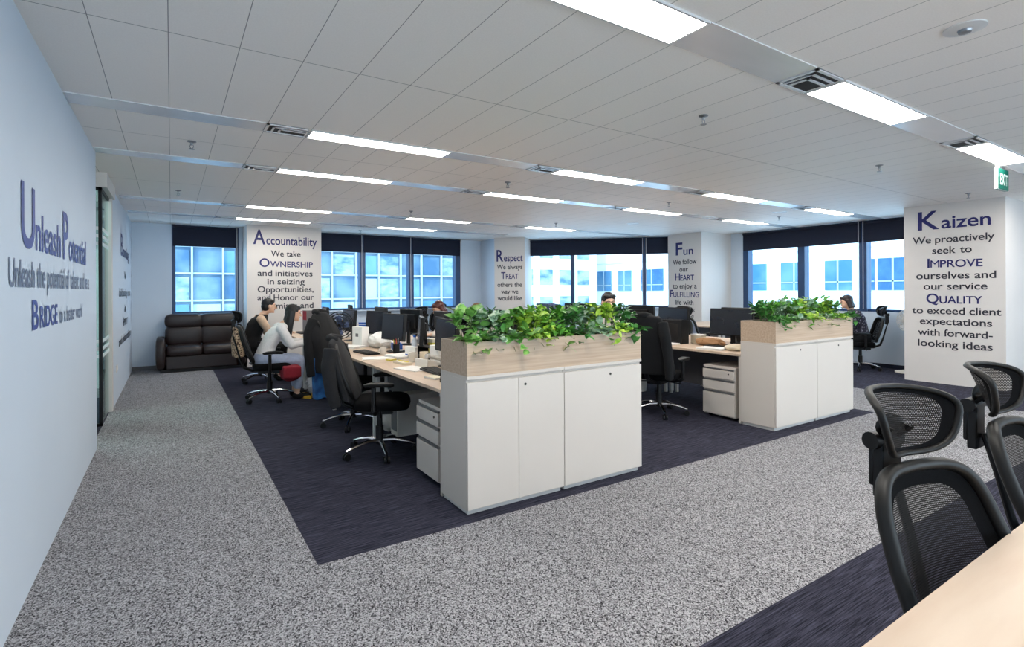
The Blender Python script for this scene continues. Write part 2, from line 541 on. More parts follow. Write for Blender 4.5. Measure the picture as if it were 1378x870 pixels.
struct('wall_corner', MB().prism([(6.62, 11.9), (6.62, 11.0), (6.75, 10.95), (7.3, 11.3), (7.3, 11.9)], 0, CEIL), 'wall_bluelight', smooth=0)
struct('column', MB().box(9.75, 10.95, 7.45, 8.38, 0, CEIL), 'column', smooth=0)
struct('column', MB().box(9.66, 10.95, 2.42, 3.62, 0, CEIL), 'column', smooth=0)
OFF = 0.70   # the window line of the chamfered corner lies this far behind the column face
def dpt(s, d=0): return diag(s, OFF + d)
ws = MB().prism([dpt(.6), dpt(4.2), dpt(4.2, .2), dpt(.6, .2)], 0, 1.0)
struct('wall_diagonal', ws, 'wall_bluelight', smooth=0)
wr = MB()
wr.box(10.8, 11.0, 3.5, 7.15, 0, 1.0)
wr.box(10.8, 11.0, 7.15, 7.6, 0, CEIL)
wr.box(10.8, 11.0, -5, 2.5, 0, CEIL)
struct('wall_right', wr, 'wall_bluelight', smooth=0)
struct('baseboard_right', MB().box(10.775, 10.81, 3.6, 7.45, 0, 0.07), 'navy_blind')
struct('baseboard_back', MB().box(-0.6, 1.2, 11.70, 11.73, 0, 0.07), 'grey_panel')

# windows: p(s, d) -> xy ; s runs to the viewer's right, d outwards
def window(n, p, s0, s1, z0, z1, left=.06, right=.06):
    fr = MB()
    def bx(a, b, c, d, lo, hi):
        fr.prism([p(a, c), p(b, c), p(b, d), p(a, d)], lo, hi)
    bx(s0, s0 + left, -.02, .16, z0, z1); bx(s1 - right, s1, -.02, .16, z0, z1)
    bx(s0, s1, 0.02, .14, z0, z0 + .045); bx(s0, s1, 0.02, .14, z1 - .05, z1)
    o = struct('window_%d' % n, fr, 'navy_frame', smooth=0)
    g = MB().prism([p(s0 + .03, .07), p(s1 - .03, .07), p(s1 - .03, .08), p(s0 + .03, .08)], z0 + .03, z1 - .03)
    obj('pane', g, 'pane', o, smooth=0)
    return o
def blind(p, s0, s1, label, drop=2.30, cord=1.05, cside=1):
    r = thing('roller_blind', label, 'blind', (0, 0, 0), 0, None)
    obj('fabric', MB().prism([p(s0, -.05), p(s1, -.05), p(s1, -.044), p(s0, -.044)], drop, CEIL - .03), 'navy_blind', r, smooth=0)
    tb = MB()
    a = p(s0, -.06); b = p(s1, -.06)
    tb.tube([(a[0], a[1], CEIL - .035), (b[0], b[1], CEIL - .035)], .028, 10)
    obj('roller', tb, 'navy_blind', r)
    obj('bottom_rail', MB().prism([p(s0, -.056), p(s1, -.056), p(s1, -.038), p(s0, -.038)], drop - .02, drop + .012), 'navy_blind', r, smooth=0)
    cs = s1 - .02 if cside > 0 else s0 + .02
    c = p(cs, -.09)
    obj('pull_cord', MB().tube([(c[0], c[1], cord), (c[0], c[1], CEIL - .02)], .006, 6), 'cord', r)
    return r
pw = lambda s, d=0: (s, 11.74 + d)
window(1, pw, 0.01, 1.13, 1.0, CEIL)
blind(pw, 0.03, 1.11, 'navy roller blind above the dark leather sofa')
for n, (a, b, lb) in enumerate([(2.60, 3.60, 'navy roller blind right beside the Accountability column'),
                                (3.60, 4.75, 'navy roller blind, middle of the three on the back wall'),
                                (4.75, 6.05, 'navy roller blind at the right end of the back wall')]):
    window(2 + n, pw, a, b, 1.0, CEIL, .06, .06 if n < 2 else .14)
    blind(pw, a + .02, b - .02, lb)
pd = lambda s, d=0: diag(s, OFF + .06 + d)
for n, (a, b) in enumerate([(.55, 1.80), (1.80, 3.52), (3.52, 4.4)]):
    window(5 + n, pd, a, b, 1.0, CEIL, .045, .045)
blind(pd, .5, 3.50, 'wide navy roller blind between the Respect and Fun columns')
blind(pd, 3.54, 4.25, 'short navy roller blind touching the Fun column', cside=-1)
pr_ = lambda s, d=0: (10.82 + d, 7.15 - s)
for n, (a, b, l, r) in enumerate([(0.0, 1.30, .12, .07), (1.30, 2.44, .07, .06), (2.44, 3.6, .07, .06)]):
    window(8 + n, pr_, a, b, 1.0, CEIL, l, r)
blind(pr_, .03, 2.42, 'wide navy roller blind over the right hand windows')
blind(pr_, 2.46, 3.5, 'navy roller blind next to the Kaizen column', cside=-1)
struct('trim_2', MB().prism([dpt(.6, -.1), dpt(4.1, -.1), dpt(4.1, .05), dpt(.6, .05)], .975, 1.005), 'wall_bluelight', bevel=.004)

# glazed meeting room door at the far end of the left wall
dr = MB()
dr.box(-0.66, -0.59, 7.85, 7.955, 0, 2.54)                 # cream end post
dr.box(-1.75, -0.565, 7.02, 7.16, 2.53, CEIL); dr.box(-0.68, -0.565, 7.16, 7.955, 2.53, CEIL)
d1 = struct('door_1', dr, 'column', bevel=.003)
obj('corner_frame', MB().box(-0.645, -0.615, 7.06, 7.10, 0, 2.53).box(-1.75, -0.615, 7.06, 7.10, 2.50, 2.53).box(-.645, -.615, 7.1, 7.86, 2.5, 2.53).box(-1.75, -.615, 7.06, 7.10, 0, .03), 'black', d1)
obj('glass_panel', MB().box(-1.75, -0.64, 7.075, 7.085, 0.03, 2.5), 'door_glass', d1, smooth=0)
obj('glass_panel', MB().box(-0.635, -0.625, 7.10, 7.86, 0.02, 2.5), 'door_glass', d1, smooth=0)
fs_ = MB()
for z in (.72, .80, .88, 1.92, 2.0, 2.08):
    fs_.box(-1.7, -0.645, 7.066, 7.072, z, z + .035); fs_.box(-0.622, -0.617, 7.12, 7.85, z, z + .035)
obj('frosted_stripes', fs_, 'frost', d1, smooth=0)
mr = thing('ceiling_light', 'added unseen ceiling light brightening the glazed meeting room on the left', 'ceiling light', (-1.6, 7.9, CEIL))  # unseen fixture, added to lighten the dark door glass
obj('frame', MB().box(-.62, .62, -.31, -.30, -.012, 0).box(-.62, .62, .30, .31, -.012, 0).box(-.62, -.61, -.3, .3, -.012, 0).box(.61, .62, -.3, .3, -.012, 0), 'white_metal', mr)
obj('diffuser', MB().box(-.61, .61, -.3, .3, -.008, -.002), 'lamp', mr, smooth=0)
soc = thing('wall_socket', 'small white socket plate on far left wall beside the glass door', 'socket', (-.6, 8.55, .43))
obj('plate', MB().box(0, .008, -.07, .07, -.045, .045), 'ivory', soc, bevel=.003)
obj('switch', MB().box(.008, .013, -.05, -.02, -.02, .02).box(.008, .013, .02, .05, -.02, .02), 'paper', soc)

# ------------------------------------------------------------------ ceiling fittings
L0, PP = 0.93, 2.5
ROWS = [(-2.4, -2.15), (0.36, 0.61), (1.583, 1.835), (4.32, 4.545), (5.82, 6.03), (8.55, 8.77), (10.05, 10.27)]
lamp_n = 0
xmax = lambda y: 10.7 if y < 7.5 else (min(10.6, 18.1 - y) if y < 10 else 6.4)
ordn = ['first', 'second', 'third', 'fourth', 'fifth', 'sixth']
rowname = ['row behind the viewer', 'row over the meeting table', 'row nearest the exit sign', 'row above the front planter', 'row above the desk middle', 'row above the far desks', 'row nearest the back windows']
panel_n = 0
for ri, (y0, y1) in enumerate(ROWS):
    x = -0.57
    segs = []
    for k in range(4):
        a = L0 + PP * k; b = a + 1.22
        if b > xmax(y1): break
        segs.append((a, b))
    prev = -0.57
    for k, (a, b) in enumerate(segs):
        t = thing('ceiling_light', '%s ceiling light from the left in the %s' % (ordn[k], rowname[ri]), 'ceiling light', ((a + b) / 2, (y0 + y1) / 2, CEIL), 0, 'recessed ceiling lights')
        hx, hy = .61, (y1 - y0) / 2
        f = MB()
        f.box(-hx, hx, -hy, -hy + .012, -.012, 0).box(-hx, hx, hy - .012, hy, -.012, 0).box(-hx, -hx + .012, -hy + .012, hy - .012, -.012, 0).box(hx - .012, hx, -hy + .012, hy - .012, -.012, 0)
        obj('frame', f, 'white_metal', t, smooth=0)
        obj('diffuser', MB().box(-hx + .012, hx - .012, -hy + .012, -.004, -.008, -.002).box(-hx + .012, hx - .012, .004, hy - .012, -.008, -.002), 'lamp', t, smooth=0)
        obj('centre_rib', MB().box(-hx + .012, hx - .012, -.004, .004, -.012, -.002), 'white_metal', t, smooth=0)
        v = thing('air_vent', 'air vent left of the %s ceiling light in the %s' % (ordn[k], rowname[ri]), 'vent', (a - .17, (y0 + y1) / 2, CEIL), 0, 'ceiling air vents')
        obj('housing', MB().box(-.15, .15, -hy, hy, -.004, 0), 'vent_dark', v, smooth=0)
        s = MB()
        s.box(-.15, .15, -hy, -hy + .02, -.012, -.002); s.box(-.15, .15, hy - .02, hy, -.012, -.002)
        s.box(-.15, -.13, -hy, hy, -.012, -.002)
        obj('rim', s, 'ceil_metal', v, smooth=0)
        s2 = MB()
        for j in range(2):
            yy = -hy + .055 + j * .05
            s2.box(-.10 + .05 * j, .15, yy, yy + .016, -.010, -.004); s2.box(-.10 + .05 * j, -.084 + .05 * j, yy, hy - .02, -.010, -.004)
        obj('slat', s2, 'ceil_metal', v, smooth=0)
        if a - .33 - prev > .05:
            panel_n += 1
            p = struct('trim_%d' % (10 + panel_n), MB().box(prev + .004, a - .325, y0, y1, CEIL - .006, CEIL), 'ceil_metal', smooth=0)
        prev = b
    e = xmax(y1)
    if e - prev > .1:
        panel_n += 1
        struct('trim_%d' % (10 + panel_n), MB().box(prev + .004, e, y0, y1, CEIL - .006, CEIL), 'ceil_metal', smooth=0)

def sprinkler(loc, label):
    t = thing('sprinkler', label, 'sprinkler', loc, 0, 'ceiling sprinklers')
    obj('escutcheon', MB().lathe([(.034, 0), (.034, -.006), (.014, -.012), (.012, -.014)]), 'steel', t)
    obj('body', MB().lathe([(.011, -.012), (.011, -.03), (.008, -.035)], n=12).tube([(.009, 0, -.03), (.014, 0, -.045), (.004, 0, -.062)], .0035, 6).tube([(-.009, 0, -.03), (-.014, 0, -.045), (-.004, 0, -.062)], .0035, 6), 'steel', t)
    obj('deflector', MB().lathe([(.004, -.060), (.022, -.064), (.022, -.067), (.004, -.068)]), 'steel', t)
for x, y, lb in [(3.26, 2.47, 'small pendent sprinkler on the ceiling right of the front planter'), (6.1, 2.5, 'small pendent sprinkler left of the ceiling exit sign'),
                 (.15, 5.19, 'small pendent sprinkler near the left wall, between light rows'), (3.31, 5.21, 'pendent sprinkler in the middle of the ceiling between two light rows'),
                 (.08, 7.78, 'pendent sprinkler near the left wall towards the sofa'), (6.05, 5.18, 'pendent sprinkler above the second desk row'),
                 (6.09, 7.9, 'distant pendent sprinkler before the diagonal windows'), (3.2, 7.9, 'distant pendent sprinkler above the far desks'),
                 (8.9, 2.6, 'pendent sprinkler in front of the Kaizen column'), (8.9, 5.2, 'pendent sprinkler near the right hand windows'), (3.3, 10.9, 'pendent sprinkler close to the back wall blinds')]:
    sprinkler((x, y, CEIL), lb)
t = thing('smoke_detector', 'round flush ceiling detector at the upper right', 'detector', (3.25, .96, CEIL))
obj('base', MB().lathe([(.085, 0), (.085, -.006), (.06, -.012), (.05, -.012)], n=32), 'white_metal', t)
obj('sensor', MB().lathe([(.03, -.012), (.026, -.024), (.01, -.028)], n=20), 'steel', t)
for i, (x, y) in enumerate([(8.4, 4.9), (7.4, 7.2)]):
    t = thing('ceiling_speaker', ['round perforated ceiling speaker before the right hand windows', 'round perforated ceiling speaker before the Fun column'][i], 'speaker', (x, y, CEIL))
    obj('grille', MB().lathe([(.1, 0), (.1, -.006), (.08, -.01), (.02, -.01)], n=24), 'white_metal', t)
    obj('rim', MB().lathe([(.11, 0), (.11, -.004), (.1, -.006), (.1, 0)], n=24), 'ceil_metal', t)
# exit sign
ex = thing('exit_sign', 'green lit EXIT sign hanging from the ceiling near the Kaizen column', 'exit sign', (7.0, 1.82, 2.42))
obj('stem', MB().box(.005, .045, -.012, .012, .21, CEIL - 2.42), 'white_metal', ex)
obj('housing', MB().box(-.02, .30, -.012, .018, .0, .215), 'exit_white', ex, bevel=.003)
obj('face', MB().box(0, .295, -.018, -.012, .005, .21), 'exit_green', ex, smooth=0)
et = MB(); cur = .035
for ch in 'EXIT':
    vs, fs = glyphs(ch, .02)
    k = .115 / cap_h(.02); x0 = min(v.x for v in vs); x1 = max(v.x for v in vs)
    et.add([(cur + (v.x - x0) * k, -.0195, .05 + v.y * k) for v in vs], fs); cur += (x1 - x0) * k + .013
fsc = .225 / (cur - .013 - .035)
et.v = [(.035 + (a - .035) * fsc, b, c) for a, b, c in et.v]
obj('letters', et, 'exit_white', ex, smooth=0)

# ------------------------------------------------------------------ wall writing
N, G = 'text_navy', 'text_grey'
lettering('blue and slate vinyl slogan beginning Unleash Potential on the left wall', (-.571, 0, 0), (0, 1, 0), [
    ([('U', .30), ('nleash', .19)], 3.72, 1.635, 1.02, 'text_blue'), ([('P', .30), ('otential', .19)], 4.84, 1.635, 1.06, 'text_blue'),
    ([('Unleash the potential of talent and be a', .125)], 4.27, 1.445, 2.56, 'text_pale'),
    ([('B', .15)], 3.50, 1.235, .15, 'text_blue'), ([('RIDGE', .115)], 3.86, 1.235, .50, 'text_blue'),
    ([('to a better world', .10)], 4.66, 1.235, 0.98, 'text_pale')])
lettering('small vinyl slogan on the far left wall between glass door and corner', (-.60, 0, 0), (0, 1, 0), [
    ([('B', .32), ('onding', .18)], 10.1, 1.95, 1.6, N), ([('We', .12)], 10.1, 1.62, .35, G), ([('build lasting trust', .12)], 10.1, 1.36, 2.3, G),
    ([('in', .12)], 10.1, 1.12, .25, G), ([('S', .13), ('PIRIT', .1)], 10.1, .92, 1.0, G), ([('and relationships', .12)], 10.1, .68, 2.4, G)])
lettering('Accountability slogan in navy and grey vinyl on the column behind the desks', (0, 11.05, 0), (1, 0, 0), [
    ([('A', .28), ('ccountability', .17)], 1.885, 2.325, 1.16, N), ([('We take', .115)], 1.885, 2.10, .54, G),
    ([('O', .165), ('WNERSHIP', .115)], 1.90, 1.895, .97, N), ([('and initiatives', .115)], 1.88, 1.72, 1.0, G),
    ([('in seizing', .115)], 1.89, 1.56, .68, G), ([('Opportunities,', .115)], 1.89, 1.41, 1.02, G),
    ([('and Honor our', .115)], 1.89, 1.25, 1.03, G), ([('promises and', .115)], 1.92, 1.09, .95, G)])
lettering('Respect slogan on the angled column left of the diagonal windows', (6.53, 10.89, 0), (1, -1, 0), [
    ([('R', .28), ('espect', .17)], .375, 2.12, .64, N), ([('We always', .11)], .375, 1.93, .62, G), ([('T', .165), ('REAT', .12)], .375, 1.70, .42, N),
    ([('others the', .11)], .375, 1.51, .60, G), ([('way we', .11)], .375, 1.345, .42, G), ([('would like', .11)], .375, 1.185, .60, G)])
lettering('Fun slogan on the column right of the diagonal windows', (9.75, 8.38, 0), (0, -1, 0), [
    ([('F', .29), ('un', .18)], .47, 2.21, .48, N), ([('We follow', .115)], .47, 2.0, .66, G), ([('our', .115)], .45, 1.83, .24, G),
    ([('H', .17), ('EART', .125)], .47, 1.63, .52, N), ([('to enjoy a', .115)], .47, 1.45, .66, G), ([('F', .17), ('ULFILLING', .125)], .46, 1.25, .80, N),
    ([('life with', .115)], .46, 1.08, .5, G), ([('what is', .115)], .5, .92, .48, G), ([('fulfilling', .115)], .46, .77, .52, G)])
yc = 3.62
lettering('Kaizen slogan in navy and black vinyl on the large right hand column', (9.66, yc, 0), (0, -1, 0), [
    ([('K', .28), ('aizen', .185)], yc - 3.005, 2.315, .86, N), ([('We proactively', .105)], yc - 3.02, 2.105, .97, G), ([('seek to', .105)], yc - 3.02, 1.94, .47, G),
    ([('I', .14), ('M', .11), ('PROVE', .11)], yc - 2.99, 1.735, .65, N), ([('ourselves and', .105)], yc - 2.99, 1.565, .94, G), ([('our service', .105)], yc - 2.99, 1.405, .75, G),
    ([('Q', .145), ('UALITY', .11)], yc - 3.0, 1.20, .66, N), ([('to exceed client', .105)], yc - 2.99, 1.04, 1.05, G), ([('expectations', .105)], yc - 2.99, .88, .85, G),
    ([('with forward-', .105)], yc - 3.0, .71, .88, G), ([('looking ideas', .105)], yc - 3.0, .545, .88, G)])

# ------------------------------------------------------------------ outside
b1 = thing('office_building', 'white office building with blue windows seen through the right hand windows', 'building', (0, 0, 0))
fb = MB()
fb.box(30, 44, -2, 46, -12, 14)
obj('wall', fb, 'facade', b1, smooth=0)
yw = []
for a, b_ in [(19.35, 18.3), (17.38, 15.8), (14.91, 13.57), (12.9, 12.5), (12.35, 11.0), (10.0, 8.5), (36.95, 36.4), (35.66, 34.11), (33.17, 31.58), (30.73, 29.36), (28.28, 26.2), (23.8, 22.3), (21.6, 20.2), (25.6, 24.4), (39.4, 38.2), (42, 40.8)]:
    yw.append((a, b_))
for fl in (-1, 0, 1):
    for a, b_ in yw:
        z0 = 1.36 + fl * 4.0
        w = MB().box(29.9, 30.02, b_, a, z0, z0 + 1.6)
        wo = obj('window', w, 'facade_glass' if int(a * 10) % 3 else 'facade_glass2', b1, smooth=0)
        fm = MB().box(29.86, 29.92, b_, a, z0 + .42, z0 + .48)
        if a - b_ > 1.2: fm.box(29.86, 29.92, (a + b_) / 2 - .04, (a + b_) / 2 + .04, z0, z0 + 1.6)
        obj('mullion', fm, 'mullion', wo, smooth=0)
lg = MB()
for z in (-1.0, 3.55, 4.6, 0.3): lg.box(29.93, 30.0, -2, 46, z, z + .05)
obj('ledge', lg, 'pale_grey', b1, smooth=0)
b2 = thing('glass_tower', 'pale blue glass tower seen through the back wall windows', 'building', (0, 0, 0))
obj('wall', MB().box(-8, 19, 34, 50, -20, 40), 'tower', b2, smooth=0)
for i in range(14):
    for j in range(8):
        if (i * 7 + j * 3) % 4 == 0: continue
        x = -3.5 + i * 1.5; z = -5.1 + j * 1.5
        obj('window', MB().box(x, x + 1.34, 33.93, 34.02, z, z + 1.34), ['tower2', 'tower', 'facade_glass', 'mullion', 'tower2'][(i * 3 + j * 5 + i * j) % 5], b2, smooth=0)
ml = MB()
for i in range(19): ml.box(-8.08 + i * 1.5, -7.99 + i * 1.5, 33.8, 34.0, -20, 40)
for j in range(40): ml.box(-8, 19, 33.86, 34.0, -20.1 + j * 1.5, -20.0 + j * 1.5)
obj('mullion', ml, 'mullion', b2, smooth=0)
b3 = thing('office_block', 'pale neighbouring block with faint windows left of the white office building', 'building', (0, 0, 0))
obj('wall', MB().box(19.5, 27, 30, 44, -12, 16), 'facade', b3, smooth=0)
for i in range(4):
    for j in range(4):
        obj('window', MB().box(20 + i * 1.7, 21.1 + i * 1.7, 29.95, 30.05, -2 + j * 1.9, -.9 + j * 1.9), 'tower2', b3, smooth=0)

# ------------------------------------------------------------------ storage cabinets and planters
CABH = 0.877
def cabinet(x0, x1, y0, y1, label, nd=1):
    w = x1 - x0; d = y1 - y0
    t = thing('storage_cabinet', label, 'cabinet', (x0, y0, 0), 0, 'white storage cabinets')
    c = MB()
    c.box(0, .018, .02, d, .03, CABH - .022); c.box(w - .018, w, .02, d, .03, CABH - .022); c.box(.018, w - .018, d - .012, d, .03, CABH - .022)
    c.box(.018, w - .018, .02, d - .012, .03, .05); c.box(.018, w - .018, .02, d - .012, CABH - .045, CABH - .022)
    obj('carcass', c, 'cab', t, bevel=.0015)
    obj('top', MB().box(0, w, 0.0, d, CABH - .022, CABH), 'cab', t, bevel=.002)
    obj('plinth', MB().box(.015, w - .015, .03, d - .01, 0, .03), 'pale_grey', t)
    h = w / nd
    for i in range(nd):
        o = obj('door', MB().box(i * h + .0015, (i + 1) * h - .0015, .0, .018, .035, CABH - .04), 'cab', t, bevel=.0015)
        if i == nd - 1:
            lk = MB().rings([[(w * .57 + r * math.cos(a * PI / 8), y, .79 + r * math.sin(a * PI / 8)) for a in range(16)] for r, y in ((.009, .001), (.009, -.004), (.006, -.005))])
            obj('lock', lk, 'lock', o)
cabinet(1.557, 2.328, 2.933, 3.319, 'white two-door storage cabinet under the left half of the front planter', 2)
cabinet(2.331, 3.10, 2.933, 3.319, 'white storage cabinet under the right half of the front planter')
cabinet(5.046, 5.826, 2.985, 3.375, 'white storage cabinet under the left half of the second planter')
cabinet(5.829, 6.61, 2.985, 3.375, 'white storage cabinet under the right half of the second planter')

def planter(x0, x1, y0, y1, label):
    t = thing('planter_box', label, 'planter', (x0, y0, CABH))
    w = x1 - x0; d = y1 - y0; h = .215
    b = MB()
    b.box(0, w, 0, .018, 0, h); b.box(0, w, d - .018, d, 0, h); b.box(0, .018, .018, d - .018, 0, h); b.box(w - .018, w, .018, d - .018, 0, h); b.box(.018, w - .018, .018, d - .018, 0, .015)
    obj('trough', b, 'oak', t, bevel=.0015)
    s = MB()
    n = 24
    vs = []; fs = []
    for j in range(5):
        for i in range(n + 1):
            vs.append((.018 + (w - .036) * i / n, .018 + (d - .036) * j / 4, h - .04 + .012 * wob(i * 1.3 + j * 2.1, 2)))
    for j in range(4):
        for i in range(n):
            a = j * (n + 1) + i; fs.append((a, a + 1, a + n + 2, a + n + 1))
    s.add(vs, fs)
    obj('soil', s, 'soil', t)
planter(1.557, 3.10, 2.936, 3.316, 'long light oak planter box on the front pair of cabinets')
planter(5.046, 6.61, 2.988, 3.372, 'long light oak planter box on the second pair of cabinets')

def leaf(mb, p, d, upv, L, Wd, fold=.25, droop=.35, pts=4):
    d = d.normalized(); s = d.cross(upv)
    if s.length < 1e-3: s = d.cross(Vector((1, .2, .1)))
    s.normalize(); n = s.cross(d).normalized()
    prof = [(0, .12), (.22, .75), (.5, 1.0), (.78, .72), (1.0, .06)]
    vs = []
    for t, w in prof:
        c = p + d * (L * t) - n * (L * droop * t * t)
        o = s * (Wd * .5 * w)
        lift = n * (Wd * .5 * w * fold)
        vs += [c - o + lift, c, c + o + lift]
    fs = []
    for i in range(len(prof) - 1):
        a = i * 3
        fs += [(a, a + 1, a + 4, a + 3), (a + 1, a + 2, a + 5, a + 4)]
    mb.add(vs, fs)

def plant(x, y, kind, label, rnd, hmax=.22, spread=.13, lean=0.0):
    names = {'round': ('leafy_plant', 'leaf_round', .066, .056, 96), 'lime': ('lime_shrub', 'leaf_lime', .062, .042, 160), 'dark': ('dark_shrub', 'leaf_dark', .068, .032, 200),
             'grey': ('variegated_plant', 'leaf_grey', .060, .052, 96), 'fern': ('fern', 'leaf_fern', .068, .027, 220)}
    nm, m, L, Wd, cnt = names[kind]
    z0 = CABH + .165
    t = thing(nm, label, 'plant', (x, y, z0))
    lv = MB(); st = MB()
    nst = 12 if kind in ('round', 'grey') else 17
    for k in range(nst):
        a = 2 * PI * k / nst + rnd.uniform(-.3, .3)
        out = spread * math.sqrt(rnd.uniform(.1, 1.0))
        h = hmax * (1.0 - .3 * (out / spread) ** 2) * rnd.uniform(.75, 1.05)
        front = math.sin(a) < -.3 and rnd.random() < .85
        if front: h = rnd.uniform(-.04, .09); out = max(out, spread * .85)
        tip = Vector((math.cos(a) * out, math.sin(a) * out * .95 - (.085 if front else 0) + lean, h))
        base = Vector((math.cos(a) * .02, math.sin(a) * .02, 0))
        midp = base.lerp(tip, .55) + Vector((0, 0, h * .22 + (.04 if front else 0)))
        path = [base, base.lerp(midp, .6) + Vector((0, 0, .01)), midp, tip]
        st.tube(path, [.0028, .0024, .002, .0012], 5)
        per = cnt // nst + 1
        for q_ in range(per):
            u = rnd.uniform(.3, 1.0)
            pp = midp.lerp(tip, (u - .5) * 2) if u > .5 else base.lerp(midp, u * 2)
            az = rnd.uniform(0, 2 * PI)
            el = rnd.uniform(-.15, .95)
            d = Vector((math.cos(az) * math.cos(el), math.sin(az) * math.cos(el), math.sin(el))) + (tip - base).normalized() * .4
            pp = pp + Vector((rnd.gauss(0, .012), rnd.gauss(0, .012), rnd.gauss(0, .008)))
            if pp.z < .06 and pp.y > .1: pp.z = .065
            if pp.z < .06 and pp.y > -.195: pp.z = .065
            s_ = rnd.uniform(.75, 1.25)
            leaf(lv, pp, d, Vector((rnd.gauss(0, .3), rnd.gauss(0, .3), 1)), L * s_, Wd * s_, fold=rnd.uniform(.1, .4), droop=rnd.uniform(.1, .6))
    obj('foliage', lv, m, t, smooth=180)
    obj('stems', st, 'stem', t)
rnd = random.Random(11)
seq1 = [('round', 'bushy mid-green plant at the left end of the front planter'), ('grey', 'variegated grey-green plant beside the left end of the front planter'), ('round', 'glossy round-leaved plant left of centre in the front planter, beside the lime shrub'),
        ('lime', 'lime shrub in the left half of the front planter'), ('fern', 'fresh green fern spilling at the centre of the front planter'), ('dark', 'dark shrub right of the central fern in the front planter'),
        ('grey', 'silvery variegated plant in the right half of the front planter'), ('lime', 'lime shrub in the right half of the front planter'), ('dark', 'dark green shrub at the right end of the front planter')]
for i, (k, lb) in enumerate(seq1):
    x = 1.64 + i * (1.38 / 8)
    plant(x, 3.115 + rnd.uniform(-.02, .02), k, lb, rnd, hmax=.275, spread=.15, lean=-.012)
seq1b = [('dark', 'dark filler shrub at the back of the front planter, left side'), ('fern', 'green filler fern at the back of the front planter, middle'), ('round', 'leafy filler plant at the back of the front planter, right side')]
for i, (k, lb) in enumerate(seq1b):
    plant(1.85 + i * .46, 3.20, k, lb, rnd, hmax=.27, spread=.15)
seq2 = [('dark', 'dark shrub at the left end of the second planter'), ('fern', 'fern next to the left end of the second planter'), ('grey', 'grey-green variegated plant in the left half of the second planter'), ('fern', 'fern left of centre in the second planter, before the lime shrub'), ('lime', 'lime shrub at the middle of the second planter'),
        ('grey', 'grey-green variegated plant right of the middle in the second planter'), ('fern', 'fern in the right half of the second planter'), ('lime', 'lime shrub near the right end of the second planter'), ('dark', 'dark shrub at the right end of the second planter')]
for i, (k, lb) in enumerate(seq2):
    plant(5.13 + i * (1.39 / 8), 3.17 + rnd.uniform(-.02, .02), k, lb, rnd, hmax=.27, spread=.145, lean=-.012)

# ------------------------------------------------------------------ desks
DZ = .735
def desk(x0, x1, y0, y1, label, edge_side, legs=True, m='desk'):
    t = thing('desk', label, 'desk', (x0, y0, 0), 0, 'open plan desks')
    w = x1 - x0; d = y1 - y0
    obj('desktop', MB().box(0, w, 0.002, d - .002, DZ - .025, DZ), m, t, bevel=.002)
    ex_ = 0 if edge_side < 0 else w
    obj('edge_band', MB().box(ex_ - .0015, ex_ + .0015, .004, d - .004, DZ - .024, DZ - .001), 'edge', t)
    for yy in (.03, d - .06):
        f = MB()
        f.box(.06, .10, yy, yy + .03, 0, DZ - .025); f.box(w - .05, w - .01, yy, yy + .03, 0, DZ - .025); f.box(.10, w - .05, yy, yy + .03, DZ - .065, DZ - .025)
        obj('leg', f, 'white_metal', t, bevel=.002)
    px = w - .03 if edge_side < 0 else .01
    obj('modesty_panel', MB().box(px, px + .018, .06, d - .06, .18, DZ - .03), 'grey_panel', t)
    return t
rows = [(1.56, 2.325, 2.335, 3.10, 3.325, 'first row behind the front planter'), (5.05, 5.825, 5.835, 6.61, 3.38, 'second row behind the second planter')]
place = ['nearest', 'second', 'third', 'farthest']
for a, b_, c, d_, y0, rn in rows:
    for k in range(4):
        y = y0 + k * 1.6
        desk(a, b_, y, y + 1.6, '%s pale wood desk on the left side of the %s' % (place[k], rn), -1)
        desk(c, d_, y, y + 1.6, '%s pale wood desk on the right side of the %s' % (place[k], rn), 1)
for k in range(2):
    desk(8.40, 9.10, 4.75 + k * 1.3, 6.05 + k * 1.3, '%s left desk of the short row by the right hand windows' % ['near', 'far'][k], -1)
    desk(9.11, 9.80, 4.75 + k * 1.3, 6.05 + k * 1.3, '%s right desk of the short row by the right hand windows' % ['near', 'far'][k], 1)
# meeting table in the foreground
mt = thing('meeting_table', 'large pale wood table in the bottom right foreground', 'table', (.80, -1.0, 0))
obj('tabletop', MB().box(0, 3.2, 0, 1.49, .705, .73), 'desk2', mt, bevel=.002)
for x, y in ((.08, .1), (3.06, .1), (.08, 1.3), (3.06, 1.3)):
    obj('leg', MB().box(x, x + .06, y, y + .06, 0, .705), 'white_metal', mt, bevel=.003)

def pedestal(x0, y0, label):      # front faces -X
    t = thing('drawer_pedestal', label, 'drawer unit', (x0, y0, 0), 0, 'white drawer pedestals')
    w, d, h = .40, .52, .575
    obj('body', MB().box(.02, d, 0, w, .03, h), 'cab', t, bevel=.002)
    zz = [(.045, .30), (.312, .43), (.442, .555)]
    for lo, hi in zz:
        dr_ = obj('drawer', MB().box(0, .02, .003, w - .003, lo, hi - .022), 'cab', t, bevel=.0015)
        obj('drawer_grip', MB().box(.004, .02, .012, w - .012, hi - .020, hi - .004), 'steel', dr_)
    obj('lock', MB().tube([(.02, .07, .50), (-.004, .07, .50)], .008, 10), 'lock', t)
    for x, y in ((.07, .05), (.07, w - .05), (d - .05, .05), (d - .05, w - .05)):
        obj('caster', MB().tube([(x, y - .012, .016), (x, y + .012, .016)], .016, 10), 'black', t)
    return t
pedestal(1.60, 3.46, 'white three-drawer pedestal under the desk beside the front cabinets')
pedestal(5.06, 3.46, 'white three-drawer pedestal under the desk beside the second cabinets')
